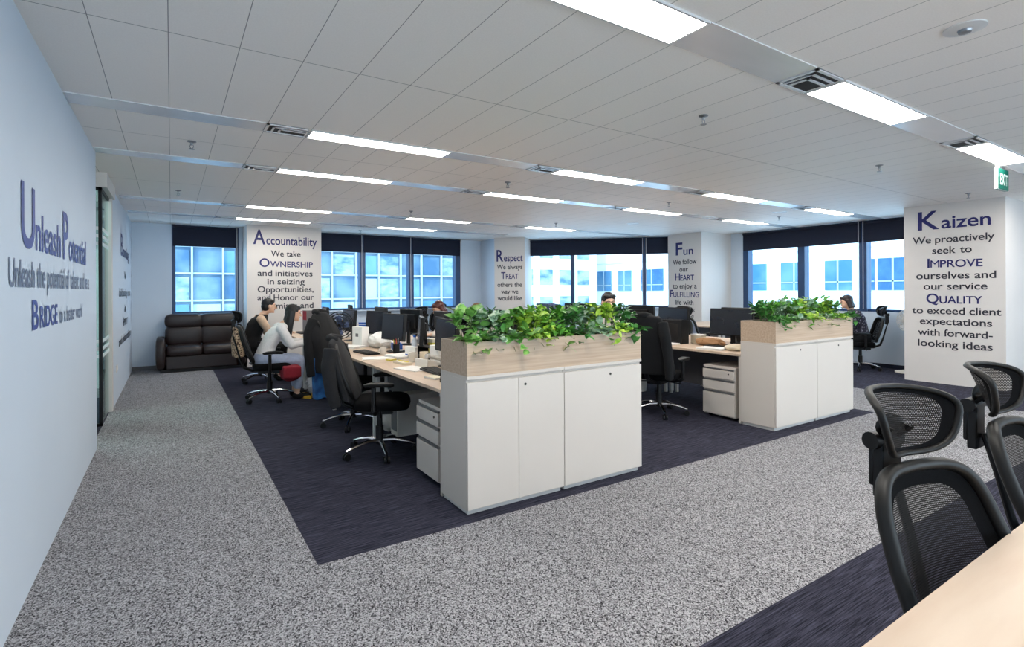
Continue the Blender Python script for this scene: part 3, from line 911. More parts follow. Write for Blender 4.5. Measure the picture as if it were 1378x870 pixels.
for (x, y, lb) in [(1.565, 3.326, 'white end panel between the front cabinet and the pedestal'), (5.056, 3.381, 'white end panel between the second cabinet and its pedestal')]:
    o = obj('end_panel', MB().box(0, .74, 0, .025, 0, DZ - .026), 'cab', bevel=.0015, loc=(x, y, 0))
    tag(o, lb, 'panel')

# ------------------------------------------------------------------ task chairs (local: faces +Y, base centre at origin)
def outline(n, wfun, h, e=.5, z0=0):
    pts = []
    for i in range(n):
        a = 2 * PI * i / n
        c, s = math.cos(a), math.sin(a)
        x = math.copysign(abs(c) ** e, c); z = math.copysign(abs(s) ** e, s)
        t = (z + 1) / 2
        pts.append((x * wfun(t), t * h + z0, x))
    return pts
def make_chair(label, headrest=True, arms=True, fine=False, recline=.22, seat_m='fabric_black', group='task chairs', back_m=None):
    t = thing('task_chair', label, 'office chair', (0, 0, 0), 0, group)
    for k in range(5):
        a = 2 * PI * k / 5 + .31
        c, s = math.cos(a), math.sin(a)
        p = [(c * .03, s * .03, .115), (c * .12, s * .12, .118), (c * .22, s * .22, .1), (c * .31, s * .31, .072)]
        obj('base_leg', MB().tube(p, [.024, .021, .017, .012], 8, flat=.8), 'chrome', t)
        px, py = c * .305, s * .305
        w = MB()
        for sd in (-1, 1):
            n_ = Vector((-s, c, 0)) * sd
            a0 = Vector((px, py, .029)) + n_ * .008; a1 = Vector((px, py, .029)) + n_ * .024
            w.tube([a0, a1], .029, 14)
        w.tube([(px, py, .03), (px, py, .075)], .008, 8)
        obj('caster', w, 'black', t)
    obj('gas_lift', MB().lathe([(.034, .085), (.034, .24), (.026, .24), (.024, .36)], n=16), 'black', t)
    obj('mechanism', MB().box(-.085, .085, -.14, .12, .355, .40).tube([(.08, .02, .375), (.25, .04, .36)], .007, 6).tube([(-.08, -.05, .375), (-.22, -.04, .36)], .007, 6), 'black', t, bevel=.01)
    # seat
    rings = []
    for z, k in ((.405, .86), (.415, .96), (.44, 1.0), (.47, .985), (.488, .93), (.495, .80)):
        ring = []
        for i in range(32):
            a = 2 * PI * i / 32
            c, s = math.cos(a), math.sin(a)
            x = math.copysign(abs(c) ** .55, c) * .245 * k; y = math.copysign(abs(s) ** .55, s) * .235 * k + .03
            zz = z - (max(0, (y - .16)) ** 1.5 * .5) + .10 * x * x
            ring.append((x, y, zz))
        rings.append(ring)
    obj('seat', MB().rings(rings), seat_m, t, smooth=60)
    # backrest
    def S(x, z, w):
        f = x / max(w, 1e-3)
        return Vector((x, -.20 - recline * (z - .5) - .06 * math.sin(max(0, min(1, (z - .5) / .5)) * PI) * .5 - .02 + .055 * f * f, z))
    wf_ = lambda tt: .235 - .055 * max(0, tt - .25) ** 1.3
    n = 48; BH = .412 if headrest else .47
    out = outline(n, wf_, BH, .44, .50)
    BC = .50 + BH / 2
    ctr = Vector((0, 0, .755))
    def inner(k):
        r = []
        for x, z, xs in out:
            xx = x * k; zz = BC + (z - BC) * k
            r.append(S(xx, zz, .24))
        return r
    fr = MB().tube(inner(1.0), .017, 8, closed=True, flat=1.25, upv=(0, 1, .2))
    back = obj('back_frame', fr, 'frame_black', t, smooth=180)
    bb = MB().rings([inner(.98), inner(.86), inner(.74)], cap=False)
    obj('back_border', bb, 'fabric_black' if not back_m else back_m, t, smooth=180)
    mm = MB()
    rr = [inner(k) for k in (.74, .55, .35, .15)]
    mm.rings(rr, cap=False)
    nv = len(mm.v); mm.add(inner(.15), [tuple(range(n))])
    obj('back_mesh', mm, 'mesh' if fine else (back_m or 'mesh_tight'), t, smooth=180)
    sp = MB()
    sp.tube([(0, -.08, .39), (0, -.20, .395), (0, -.30, .44), (0, -.345, .56), (0, -.385, .72), (0, -.425, .86)], [.03, .032, .030, .022, .018, .016], 10, flat=.6)
    obj('back_support', sp, 'black', t)
    if arms:
        for sd in (-1, 1):
            ap = MB().tube([(sd * .12, .0, .395), (sd * .25, -.005, .40), (sd * .285, -.01, .43), (sd * .285, -.01, .62)], [.018, .02, .021, .019], 8)
            am = obj('armrest', ap, 'black', t)
            pd_ = []
            for z, k in ((.62, .85), (.632, 1), (.648, 1), (.655, .8)):
                pd_.append([(sd * .285 + math.cos(2 * PI * i / 20) * .042 * k, .03 + math.copysign(abs(math.sin(2 * PI * i / 20)) ** .7, math.sin(2 * PI * i / 20)) * .125 * k, z + .01 * math.cos(2 * PI * i / 20) ** 2) for i in range(20)])
            obj('arm_pad', MB().rings(pd_), 'frame_black', am)
    if headrest:
        hy = -.20 - recline * .45 - .075
        hz = 1.022
        n2 = 44
        ho = outline(n2, lambda tt: .118 + .070 * tt, .180, .62, hz - .08)
        def HS(k):
            r = []
            for x, z, xs in ho:
                xx = x * k; zz = hz + .0075 + (z - hz - .0075) * k
                r.append((xx, hy + 3.6 * xx * xx - .42 * (zz - hz), zz))
            return r
        hf = obj('headrest_frame', MB().tube(HS(1.0), .0085, 8, closed=True, flat=1.3, upv=(0, 1, .2)), 'frame_black', t, smooth=180)
        obj('headrest_border', MB().rings([HS(.98), HS(.9), HS(.82)], cap=False), 'fabric_black', hf, smooth=180)
        hm = MB(); hm.rings([HS(k) for k in (.82, .6, .35, .12)], cap=False); hm.add(HS(.12), [tuple(range(n2))])
        obj('headrest_mesh', hm, 'mesh' if fine else 'mesh_tight', hf, smooth=180)
        br = MB()
        zb = .90; yb = -.20 - recline * .45 - .095
        br.box(-.042, .042, yb - .016, yb + .016, zb - .10, zb + .075)
        br.box(-.042, -.026, yb - .028, yb - .012, zb - .07, zb + .07); br.box(.026, .042, yb - .028, yb - .012, zb - .07, zb + .07)
        brk = obj('headrest_bracket', br, 'black', t, bevel=.005)
        kn = MB().tube([(-.058, yb - .01, hz - .055), (.058, yb - .01, hz - .055)], .026, 14)
        kn.tube([(-.03, yb, hz - .05), (-.045, yb + .04, hz - .01), (-.04, hy - .012, hz - .01)], .010, 8).tube([(.03, yb, hz - .05), (.045, yb + .04, hz - .01), (.04, hy - .012, hz - .01)], .010, 8)
        kn.ell((0, hy - .012, hz - .01), (.062, .009, .034), n=16, m=8)
        obj('headrest_pivot', kn, 'black', brk)
    return t
def put(c, x, y, face, z=0):     # face: compass bearing, 0 = +Y, 90 = +X
    c.location = (x, y, z); c.rotation_euler = (0, 0, -math.radians(face))
    return c
fg = put(make_chair('large black mesh chair with headrest at the foreground table, nearest the viewer', True, True, True, .34), 1.70, .28, 192)
dup(fg, (2.62, .30, 0), -math.radians(181), 'second black mesh headrest chair at the foreground table, cut by the right edge', 'task chairs')
hi = put(make_chair('black headrest chair under the seated man at the far end of the first row', True), 1.20, 9.15, 92)
lo_ = put(make_chair('black chair holding a charcoal jacket at the nearest left desk', False, recline=.30), 1.53, 4.52, 116)
nh = 'task chairs'
H_CH = [(1.08, 7.55, 95, lo_, 'black chair with chrome base under the woman in the white cardigan'),
        (1.62, 5.62, 135, hi, 'black high chair draped in a black coat and blue cloth at the second left desk'),
        (4.70, 4.18, 72, lo_, 'high black chair covered by a black jacket between the two planters'),
        (4.60, 6.9, 100, hi, 'black headrest chair at the second left desk of the second row'),
        (4.60, 8.3, 80, hi, 'black headrest chair at the third left desk of the second row'),
        (4.62, 4.98, 205, lo_, 'black chair under the short-haired person behind the front planter'),
        (3.76, 6.25, 270, lo_, 'black chair under the brown-haired person beyond the front planter'),
        (3.78, 7.50, 270, lo_, 'black chair under the red-haired person at the far right desks'),
        (3.62, 9.1, 255, hi, 'black headrest chair at the farthest right desk of the first row'),
        (5.2, 11.1, 200, hi, 'black headrest chair standing alone by the back wall windows'),
        (7.05, 4.3, 270, lo_, 'black chair behind the second planter on the right side'),
        (7.05, 6.0, 265, hi, 'black headrest chair at the second right desk of the second row'),
        (10.22, 4.50, 322, hi, 'black headrest chair under the woman by the right hand window')]
for x, y, f, src, lb in H_CH:
    dup(src, (x, y, 0), -math.radians(f), lb, nh)
lb_ch = put(make_chair('pale blue backed chair with black headrest in front of the Fun column', True, True, False, .22, 'pale_denim', 'task chairs', 'pale_denim'), 8.05, 6.25, 95)

# ------------------------------------------------------------------ garments on chairs
def jacket(name, label, x, y, face, m, top=1.04, bot=.52, w=.25, by=-.26, cat='jacket', sleeves=True, seed=1, recl=.2, d=.075, tw=.16):
    t = thing(name, label, cat, (x, y, 0), -math.radians(face))
    mb = MB(); rings = []
    N_ = 36; K = 12
    for j in range(K + 1):
        u = j / K
        z = top + (bot - top) * u
        ww = tw + (w - tw) * min(1, u * 2.6) ** .6 + .02 * u
        dd = d * (.55 + .45 * min(1, u * 3)) + .01
        cy = by - recl * (z - .5)
        ring = []
        for i in range(N_):
            a = 2 * PI * i / N_
            k = 1 + (.05 + .05 * u) * wob(a * 3, seed + u * .8)
            ring.append((math.cos(a) * ww * k, cy + math.sin(a) * dd * k, z + .012 * wob(a * 2, seed) * u))
        rings.append(ring)
    mb.rings(rings)
    mb.ell((0, by - recl * (top - .5), top), (tw * .95, d * .6, .03))
    remeshed('jacket_body', mb, m, t, .012, 3)
    if sleeves:
        for sd in (-1, 1):
            s = MB()
            ys = by - recl * (top - .55) - .02
            pth = [(sd * (tw + .01), ys + .02, top - .05), (sd * (.5 * tw + .5 * w + .02), ys - .0, top - .2), (sd * (w + .01), ys + .03, top - .4), (sd * (w + .005), ys + .06, bot - .04)]
            s.tube(pth, [.062, .06, .052, .043], 14)
            for i, v in enumerate(s.v):
                s.v[i] = tuple(Vector(v) + Vector((.008 * wob(v[2] * 40, seed), .008 * wob(v[2] * 33, seed + 2), 0)))
            remeshed('sleeve', s, m, t, .012, 3)
    col_ = MB().tube([(-.09, by - recl * (top - .5) + .03, top + .01), (-.05, by - recl * (top - .5) - .05, top + .03), (.05, by - recl * (top - .5) - .05, top + .03), (.09, by - recl * (top - .5) + .03, top + .01)], .022, 8, flat=1.4)
    obj('collar', col_, m, t, smooth=180)
    return t
jacket('charcoal_jacket', 'charcoal jacket hung over the back of the nearest left chair', 1.53, 4.52, 116, 'charcoal_cloth', top=.99, bot=.50, by=-.225, recl=.30, seed=3, d=.055, tw=.19)
jacket('black_coat', 'long black coat draped over the high chair at the second left desk', 1.62, 5.62, 135, 'black_cloth', top=1.17, bot=.58, w=.245, by=-.235, recl=.22, seed=5, d=.10, tw=.12)
o = thing('blue_scarf', 'bright blue cloth hanging below the black coat', 'cloth', (1.62, 5.62, 0), -math.radians(135))
mb = MB(); rings = []
for j in range(8):
    u = j / 7; z = .74 - .44 * u
    rings.append([(.02 + math.cos(2 * PI * i / 32) * (.235 - .03 * u) * (1 + .12 * wob(i * .9, 2 + u)), -.30 + math.sin(2 * PI * i / 32) * (.10 + .02 * u) * (1 + .12 * wob(i * .9, 4 + u)), z + .02 * wob(i * .8, 5) * u) for i in range(32)])
mb.rings(rings)
remeshed('cloth_fold', mb, 'blue_cloth', o, .012, 3)
jacket('black_jacket', 'black jacket covering the high chair between the two planters', 4.70, 4.18, 72, 'black_cloth', top=1.12, bot=.50, w=.27, by=-.255, recl=.26, seed=8, d=.10, tw=.20)
jacket('slate_jacket', 'slate blue jacket over a chair behind the second row monitors', 5.02, 5.35, 95, 'slate_cloth', top=1.18, bot=.70, w=.20, by=-.12, recl=.1, seed=11, d=.1, tw=.11, sleeves=False)
o = put(make_chair('black headrest chair under the slate blue jacket', False), 5.02, 5.35, 95); o['group'] = 'task chairs'
o.location = (4.70, 5.88, 0)
for ob in bpy.data.objects:
    if ob.name.startswith('slate_jacket'): ob.location = (4.70, 5.88, 0)
jacket('patterned_bag', 'beige patterned cloth bag hanging on the far man\'s chair back', 1.20, 9.15, 92, 'beige_pattern', top=.82, bot=.42, w=.20, by=-.33, recl=.05, cat='bag', sleeves=False, seed=6, d=.08, tw=.12)
for sx, (x, y, rz, lb) in enumerate([(1.50, 7.42, .4, 'left mustard slipper on the carpet under the desk beyond the black coat'), (1.62, 7.36, .2, 'right mustard slipper on the carpet under the desk beyond the black coat')]):
    s = thing('slipper', lb, 'shoe', (x, y, 0), rz)
    so = MB(); r_ = []
    for z, k in ((0, .95), (.012, 1), (.03, .98), (.034, .9)):
        r_.append([(math.cos(2 * PI * i / 24) * (.043 + .008 * math.sin(2 * PI * i / 24)) * k, math.sin(2 * PI * i / 24) * .125 * k, z) for i in range(24)])
    so.rings(r_); obj('sole', so, 'yellow', s)
    uo = MB(); r_ = []
    for j in range(8):
        yy = .0 + .1 * j / 7
        r_.append([(math.cos(PI * i / 10) * .046 * (1 - .3 * (j / 7) ** 2), yy, .03 + math.sin(PI * i / 10) * .045 * (1 - .4 * j / 7)) for i in range(11)])
    uo.rings(r_, cap=False); obj('strap', uo, 'yellow', s)

# ------------------------------------------------------------------ people (local: hips over origin, facing +Y)
def person(label, x, y, face, hair, top_m, low_m, hair_style='short', lean=.10, headturn=(0, 0), vest=None, skirt=None, shift=(0, .0), scale=1.0):
    t = thing('person', label, 'person', (x, y, 0), -math.radians(face))
    t.scale = (scale,) * 3
    V = Vector
    hip = V((0, -.05, .56)); wai = V((0, -.05 + lean * .18, .72)); che = V((0, -.05 + lean * .75, .92)); nek = V((0, -.03 + lean * 1.15, 1.06))
    hd = V((0, .035 + lean * 1.5, 1.185))
    B = MB()
    def torso(mb, k):
        rings = []
        for c, rx, ry in ((hip + V((0, 0, -.06)), .155, .115), (hip, .17, .125), (wai, .135, .10), (wai.lerp(che, .5), .15, .108), (che, .165, .115), (che.lerp(nek, .55), .165, .095), (nek + V((0, 0, -.035)), .09, .07), (nek, .055, .055)):
            rings.append([c + V((math.cos(2 * PI * i / 24) * (rx + k), math.sin(2 * PI * i / 24) * (ry + k), 0)) for i in range(24)])
        mb.rings(rings)
    torso(B, 0)
    B.cap(nek + V((0, 0, -.03)), .055, hd + V((0, -.02, -.06)), .048)
    Rh = Matrix.Rotation(headturn[0], 3, 'Z') @ Matrix.Rotation(headturn[1], 3, 'X')
    H = lambda a, b, c: hd + Rh @ V((a, b, c))
    B.ell(H(0, -.005, .02), (.072, .092, .098), Rh)
    B.ell(H(0, .028, -.045), (.052, .058, .062), Rh)          # jaw
    B.cap(H(0, .088, .012), .010, H(0, .106, -.022), .014, 8)  # nose
    B.ell(H(0, .072, -.088), (.022, .018, .018), Rh)           # chin
    B.cap(H(-.045, .078, .035), .010, H(.045, .078, .035), .010, 8)
    for sd in (-1, 1): B.ell(H(sd * .073, -.004, .0), (.012, .022, .032), Rh)
    joints = []
    for sd in (-1, 1):
        sh = che.lerp(nek, .5) + V((sd * .165, 0, .0)); el = V((sd * .215, sh.y + .13, .755)); wr_ = V((sd * .12, sh.y + .36, .785))
        kn = V((sd * .115, .40, .53)); an = V((sd * .12, .36, .09)); to = V((sd * .13, .50, .035))
        joints.append((sd, sh, el, wr_, kn, an, to))
        B.cap(sh, .052, el, .040); B.cap(el, .040, wr_, .027)
        B.cap(hip + V((sd * .085, .02, -.01)), .088, kn, .060); B.cap(kn, .058, kn.lerp(an, .35), .055); B.cap(kn.lerp(an, .35), .055, an, .036)
        B.cap(an + V((0, -.02, -.04)), .036, to, .030)
        # hand: palm, four fingers, thumb
        f = V((-sd * .25, 1, -.1)).normalized(); side = V((1, 0, 0))
        pc = wr_ + f * .05
        B.cap(wr_, .025, pc + f * .02, .028)
        B.cap(pc - side * .018, .016, pc + f * .035 - side * .022, .014, 8); B.cap(pc + side * .018, .016, pc + f * .035 + side * .022, .014, 8)
        for q_ in range(4):
            b0 = pc + f * .04 + side * (-.027 + .018 * q_)
            L = (.058, .068, .064, .05)[q_ if sd > 0 else 3 - q_]
            m1 = b0 + f * L * .55 + V((0, 0, -.004)); m2 = m1 + f * L * .45 + V((0, 0, -.022))
            B.cap(b0, .0088, m1, .0082, 8); B.cap(m1, .0082, m2, .0072, 8)
        th0 = wr_ + f * .03 - side * sd * .026; th1 = th0 + f * .032 - side * sd * .022 + V((0, 0, -.008)); th2 = th1 + f * .028 - side * sd * .004
        B.cap(th0, .011, th1, .0095, 8); B.cap(th1, .0095, th2, .008, 8)
    remeshed('body', B, 'skin', t, .0075, 3)
    E_ = MB()
    for sd in (-1, 1): E_.ell(H(sd * .031, .083, .014), (.012, .007, .007), Rh, 10, 6)
    obj('eyes', E_, 'eye', t)
    EB = MB()
    for sd in (-1, 1): EB.tube([H(sd * .014, .094, .036), H(sd * .03, .094, .041), H(sd * .048, .082, .036)], .0045, 6)
    obj('eyebrows', EB, hair, t)
    obj('mouth', MB().tube([H(-.024, .080, -.052), H(0, .088, -.05), H(.024, .080, -.052)], [.004, .007, .004], 8), 'lip', t)
    # clothing
    C = MB(); torso(C, .014)
    for sd, sh, el, wr_, kn, an, to in joints:
        C.cap(sh, .066, el, .055); C.cap(el, .054, el.lerp(wr_, .86), .042)
    remeshed('top', C, top_m, t, .010, 3)
    D = MB()
    rings = []
    for c, rx, ry in ((hip + V((0, 0, -.075)), .17, .135), (hip, .185, .142), (wai.lerp(hip, .4), .165, .128)):
        rings.append([c + V((math.cos(2 * PI * i / 24) * rx, math.sin(2 * PI * i / 24) * ry, 0)) for i in range(24)])
    D.rings(rings)
    for sd, sh, el, wr_, kn, an, to in joints:
        D.cap(hip + V((sd * .085, .02, -.01)), .10, kn, .074)
        D.cap(kn, .072, kn.lerp(an, .80), .056)
    remeshed('trousers', D, low_m, t, .011, 3)
    for sd, sh, el, wr_, kn, an, to in joints:
        sh_ = MB()
        sh_.cap(an + V((0, -.03, -.045)), .042, to + V((0, .01, 0)), .034)
        for i, v in enumerate(sh_.v): sh_.v[i] = (v[0], v[1], max(v[2], .001))
        remeshed('shoe', sh_, 'black_cloth', t, .011, 2)
    if skirt:
        K = MB(); rr = []
        for j in range(6):
            u = j / 5
            c = V((0, .05 + .3 * u, .53 - .06 * u))
            rr.append([c + V((math.cos(2 * PI * i / 24) * (.17 + .03 * u), 0, math.sin(2 * PI * i / 24) * (.11 - .0 * u))) for i in range(24)])
        K.rings(rr)
        remeshed('skirt', K, skirt, t, .012, 3)
    if vest:
        K = MB(); torso(K, .026)
        remeshed('vest', K, vest, t, .012, 3)
    # hair
    Hh = MB()
    Hh.ell(H(0, -.022, .042), (.083, .098, .092), Rh)
    Hh.ell(H(0, -.045, -.005), (.078, .072, .085), Rh)
    if hair_style == 'long':
        for i in range(9):
            a = PI + PI * (i / 8)
            p0 = H(math.cos(a) * .07, math.sin(a) * .062 - .015, .02); p1 = H(math.cos(a) * .085, math.sin(a) * .075 - .02, -.13); p2 = p1 + V((0, -.015, -.13 - .02 * (i % 3)))
            Hh.cap(p0, .032, p1, .030, 8); Hh.cap(p1, .030, p2, .018, 8)
        Hh.ell(H(0, .055, .083), (.055, .035, .03), Rh)
    elif hair_style == 'bob':
        for i in range(9):
            a = PI + PI * (i / 8)
            p0 = H(math.cos(a) * .07, math.sin(a) * .06 - .015, .02); p1 = H(math.cos(a) * .088, math.sin(a) * .08 - .02, -.085)
            Hh.cap(p0, .034, p1, .026, 8)
        Hh.ell(H(0, .055, .08), (.058, .036, .032), Rh)
    else:
        for i in range(7):
            a = -.2 + PI * i / 6 * 1.13
            Hh.ell(H(math.cos(a) * .056, .030 + .028 * math.sin(a), .088), (.022, .022, .02), Rh)
    for i, v in enumerate(Hh.v):
        Hh.v[i] = tuple(Vector(v) + Vector((.004 * wob(v[0] * 160 + v[2] * 40, 1), .004 * wob(v[1] * 150, 2), .004 * wob(v[0] * 170, 3))))
    remeshed('hair', Hh, hair, t, .0075, 2)
    return t
person('person in white cardigan with long black hair typing at the third left desk', 1.06, 7.55, 92, 'hair_black', 'white_knit', 'pale_denim', 'long', .20, (0, -.15), scale=.95)
person('person in black vest over beige sleeves at the far left desk by the column', 1.10, 9.2, 90, 'hair_black', 'beige', 'black_cloth', 'short', .12, (0, -.1), vest='black_cloth')
person('person with short black hair and pale shirt behind the right end of the front planter', 4.62, 4.98, 205, 'hair_black', 'cream_cloth', 'black_cloth', 'short', .06, (0, -.15), scale=1.06)
person('person with brown hair behind the left end of the front planter', 3.76, 6.25, 270, 'hair_brown', 'cream_cloth', 'black_cloth', 'bob', .18, (0, -.4), scale=.95)
person('person with red-brown hair in cream top at the far right desk of the first row', 3.78, 7.50, 270, 'hair_red', 'cream_cloth', 'black_cloth', 'bob', .18, (0, -.45), scale=.96)
person('person with dark brown bob in dark patterned top by the right hand window', 10.20, 4.52, 322, 'hair_dark', 'patterned', 'black_cloth', 'bob', .10, (0, -.15))
o = obj('cushion', MB().rings([[(math.cos(2 * PI * i / 28) * .19 * k, math.sin(2 * PI * i / 28) * .19 * k, z) for i in range(28)] for z, k in ((0, .85), (.02, 1), (.05, 1), (.07, .85))]), 'red_cloth', loc=(1.42, 7.28, .36))
bpy.data.objects.remove(o)
o = remeshed('red_cloth', MB().box(-.11, .11, -.18, .18, -.12, .03).ell((0, 0, -.1), (.12, .17, .08)), 'red_cloth', None, .014, 8)
o.location = (1.30, 7.36, .43); tag(o, 'red cloth hanging over the seat edge of the person in white cardigan', 'cloth')

# ------------------------------------------------------------------ sofa
sf = thing('sofa', 'dark brown leather two-seat sofa under the left window', 'sofa', (.475, 10.98, 0))
def cushion(x0, x1, y0, y1, z0, z1, r=.06, n=10):
    mb = MB(); cx, cy, cz = (x0 + x1) / 2, (y0 + y1) / 2, (z0 + z1) / 2
    rings = []
    for j in range(n + 1):
        p = -PI / 2 + PI * j / n
        ring = []
        for i in range(36):
            a = 2 * PI * i / 36
            sx = lambda v, e: math.copysign(abs(v) ** e, v)
            k = sx(math.cos(p), .35)
            ring.append((cx + (x1 - x0) / 2 * k * sx(math.cos(a), .3), cy + (y1 - y0) / 2 * k * sx(math.sin(a), .3), cz + (z1 - z0) / 2 * sx(math.sin(p), .6)))
        rings.append(ring)
    return mb.rings(rings)
obj('base', MB().box(-.56, .56, .06, .68, .05, .29), 'leather', sf, bevel=.02)
obj('plinth', MB().box(-.64, .64, .08, .66, 0, .05), 'black', sf)
for s in (-1, 1):
    c = (-.275, .275)[s > 0]
    obj('seat_cushion', cushion(c - .285, c + .285, .02, .56, .27, .47), 'leather', sf, smooth=180)
    bk = cushion(c - .30, c + .30, .42, .68, .42, .82); obj('back_cushion', bk, 'leather', sf, smooth=180)
    obj('head_cushion', cushion(c - .305, c + .305, .40, .67, .76, 1.02), 'leather', sf, smooth=180)
    obj('arm', cushion(s * .635 - .075, s * .635 + .075, .0, .66, .05, .62), 'leather', sf, smooth=180)

# ------------------------------------------------------------------ desk things
def monitor(x, y, face, label, w=.50, h=.30, z=.13, m='screen', tilt=0.08):
    t = thing('monitor', label, 'monitor', (x, y, DZ), -math.radians(face), 'desktop monitors')
    R_ = Matrix.Translation((0, 0, z + h / 2)) @ Matrix.Rotation(tilt, 4, 'X')
    obj('housing', MB().box(-w / 2, w / 2, -.028, .012, -h / 2, h / 2, R_).box(-w * .3, w * .3, -.05, -.02, -h * .3, h * .3, R_), 'black', t, bevel=.005)
    obj('screen', MB().box(-w / 2 + .012, w / 2 - .012, .012, .0145, -h / 2 + .016, h / 2 - .012, R_), m, t)
    obj('stand', MB().box(-.03, .03, -.065, -.04, .012, z + h * .5), 'black', t, bevel=.004)
    obj('foot', MB().lathe([(.115, 0), (.115, .008), (.04, .016), (.03, .016)], cy=-.045, n=28), 'black', t)
    return t
def keyboard(x, y, face, label):
    t = thing('keyboard', label, 'keyboard', (x, y, DZ), -math.radians(face), 'keyboards')
    obj('body', MB().box(-.21, .21, -.07, .07, .002, .018), 'black', t, bevel=.004)
    k = MB()
    for r in range(5):
        for c in range(15): k.box(-.2 + c * .0267, -.178 + c * .0267, -.062 + r * .025, -.042 + r * .025, .018, .024)
    obj('keys', k, 'keys', t, smooth=0)
# first row, left side: seats look +X
M1 = [(2.08, 4.32, 275, 'dark monitor closest behind the front planter on the left side'), (2.10, 5.72, 262, 'upright dark monitor at the second left desk'),
      (2.06, 7.35, 268, 'monitor in front of the person in white cardigan'), (2.10, 8.9, 275, 'monitor in front of the far left person'), (2.22, 6.62, 255, 'black monitor between the second and third left desks')]
for x, y, f, lb in M1: monitor(x, y, f, lb)
M2 = [(2.62, 4.0, 90, 'monitor back to back behind the front planter, right side'), (2.62, 5.5, 95, 'monitor at the second right desk of the first row'), (2.60, 6.4, 80, 'monitor facing the brown-haired person'),
      (2.62, 7.6, 90, 'monitor facing the red-haired person'), (2.62, 9.2, 100, 'monitor at the farthest right desk of the first row')]
for x, y, f, lb in M2: monitor(x, y, f, lb, .48, .3, .15)
M3 = [(5.72, 3.95, 262, 'big black monitor left of the second planter'), (5.62, 4.75, 275, 'black monitor with glossy side at the second row'), (5.6, 6.0, 268, 'black monitor at the second left desk of the second row'), (5.6, 7.6, 270, 'black monitor at the third left desk of the second row'),
      (6.15, 4.1, 90, 'black monitor behind the second planter, right side'), (6.15, 5.8, 92, 'black monitor at the second right desk of the second row'), (6.15, 7.4, 88, 'black monitor at the third right desk of the second row')]
for x, y, f, lb in M3: monitor(x, y, f, lb, .54, .33, .12)
for x, y, f, lb in [(8.85, 5.3, 270, 'black monitor on the near left desk of the window row'), (9.35, 5.4, 90, 'black monitor on the near right desk of the window row')]: monitor(x, y, f, lb)
for x, y, f, lb in [(1.86, 4.05, 272, 'charcoal keyboard on the desk right beside the front planter'), (1.80, 5.75, 265, 'charcoal keyboard at the second left desk'), (1.82, 7.25, 268, 'keyboard under the hands of the person in white cardigan'), (1.80, 9.1, 270, 'keyboard of the far left person'), (5.40, 3.85, 270, 'keyboard left of the second planter'), (5.38, 5.2, 270, 'keyboard at the second left desk of the second row')]:
    keyboard(x, y, f, lb)

def boxy(name, label, cat, loc, size, m, rz=0, parts=(), bevel=.003):
    t = thing(name, label, cat, loc, rz)
    a, b_, c = size
    obj('body', MB().box(-a / 2, a / 2, -b_ / 2, b_ / 2, 0, c), m, t, bevel=bevel)
    for nm, mb, mm in parts: obj(nm, mb, mm, t)
    return t
def mug(loc, label, m='ivory', h=.095, r=.04, name='mug', handle=True):
    t = thing(name, label, 'cup', loc, random.uniform(0, 6))
    obj('body', MB().lathe([(r * .82, 0), (r * .95, .01), (r, h), (r * .9, h), (r * .85, .012), (.002, .010)], n=24), m, t, smooth=50)
    if handle: obj('handle', MB().tube([(r * .95, 0, h * .8), (r + .025, 0, h * .72), (r + .025, 0, h * .35), (r * .95, 0, h * .22)], .006, 8), m, t)
    return t
def paper_stack(loc, label, n=5, rz=0, m='paper', w=.21, l=.297):
    t = thing('paper_stack', label, 'papers', loc, rz)
    for i in range(n):
        R_ = Matrix.Rotation(random.uniform(-.12, .12), 4, 'Z')
        obj('sheet', MB().box(-w / 2, w / 2, -l / 2, l / 2, i * .004, i * .004 + .003, R_), m, t, smooth=0)
    return t
def pens(loc, label, m='black'):
    t = thing('pen_pot', label, 'pen holder', loc)
    obj('pot', MB().lathe([(.036, 0), (.038, .1), (.034, .1), (.032, .006), (.002, .005)], n=20), m, t)
    for i in range(6):
        a = i * 1.05
        obj('pen', MB().tube([(math.cos(a) * .012, math.sin(a) * .012, .01), (math.cos(a) * .03, math.sin(a) * .03, .15 + .01 * (i % 3))], .004, 6), ['blue_print', 'orange', 'black', 'lime', 'red_cloth', 'ivory'][i], t)
    return t
def phone(loc, rz, label, m='ivory'):
    t = thing('desk_phone', label, 'phone', loc, rz)
    b = MB(); b.add([(-.09, -.1, 0), (.09, -.1, 0), (.09, .1, 0), (-.09, .1, 0), (-.09, -.1, .02), (.09, -.1, .02), (.09, .1, .075), (-.09, .1, .075)], [(0, 3, 2, 1), (4, 5, 6, 7), (0, 1, 5, 4), (1, 2, 6, 5), (2, 3, 7, 6), (3, 0, 4, 7)])
    obj('base', b, m, t, bevel=.006)
    obj('handset', MB().tube([(-.065, -.095, .045), (-.065, -.07, .062), (-.065, 0, .078), (-.065, .07, .10), (-.065, .095, .098)], [.024, .020, .015, .020, .024], 10), m, t)
    k = MB()
    for r in range(4):
        for c in range(3):
            y = -.075 + r * .026; z = .02 + (y + .1) * .275
            k.box(-.02 + c * .032, .0 + c * .032, y, y + .017, z, z + .006)
    obj('buttons', k, 'grey_panel', t, smooth=0)
    return t
def tissue(loc, rz, label, m='blue_print'):
    t = thing('tissue_box', label, 'tissue box', loc, rz)
    obj('box', MB().box(-.11, .11, -.055, .055, 0, .085), m, t, bevel=.003)
    obj('band', MB().box(-.1105, .1105, -.0555, .0555, .0, .03), 'paper', t)
    obj('tissue', MB().rings([[(math.cos(2 * PI * i / 14) * r * (1 + .3 * wob(i * 2, z * 50)), math.sin(2 * PI * i / 14) * r * .5, z) for i in range(14)] for r, z in ((.04, .085), (.03, .11), (.042, .135), (.02, .15))]), 'paper', t, smooth=180)
    return t
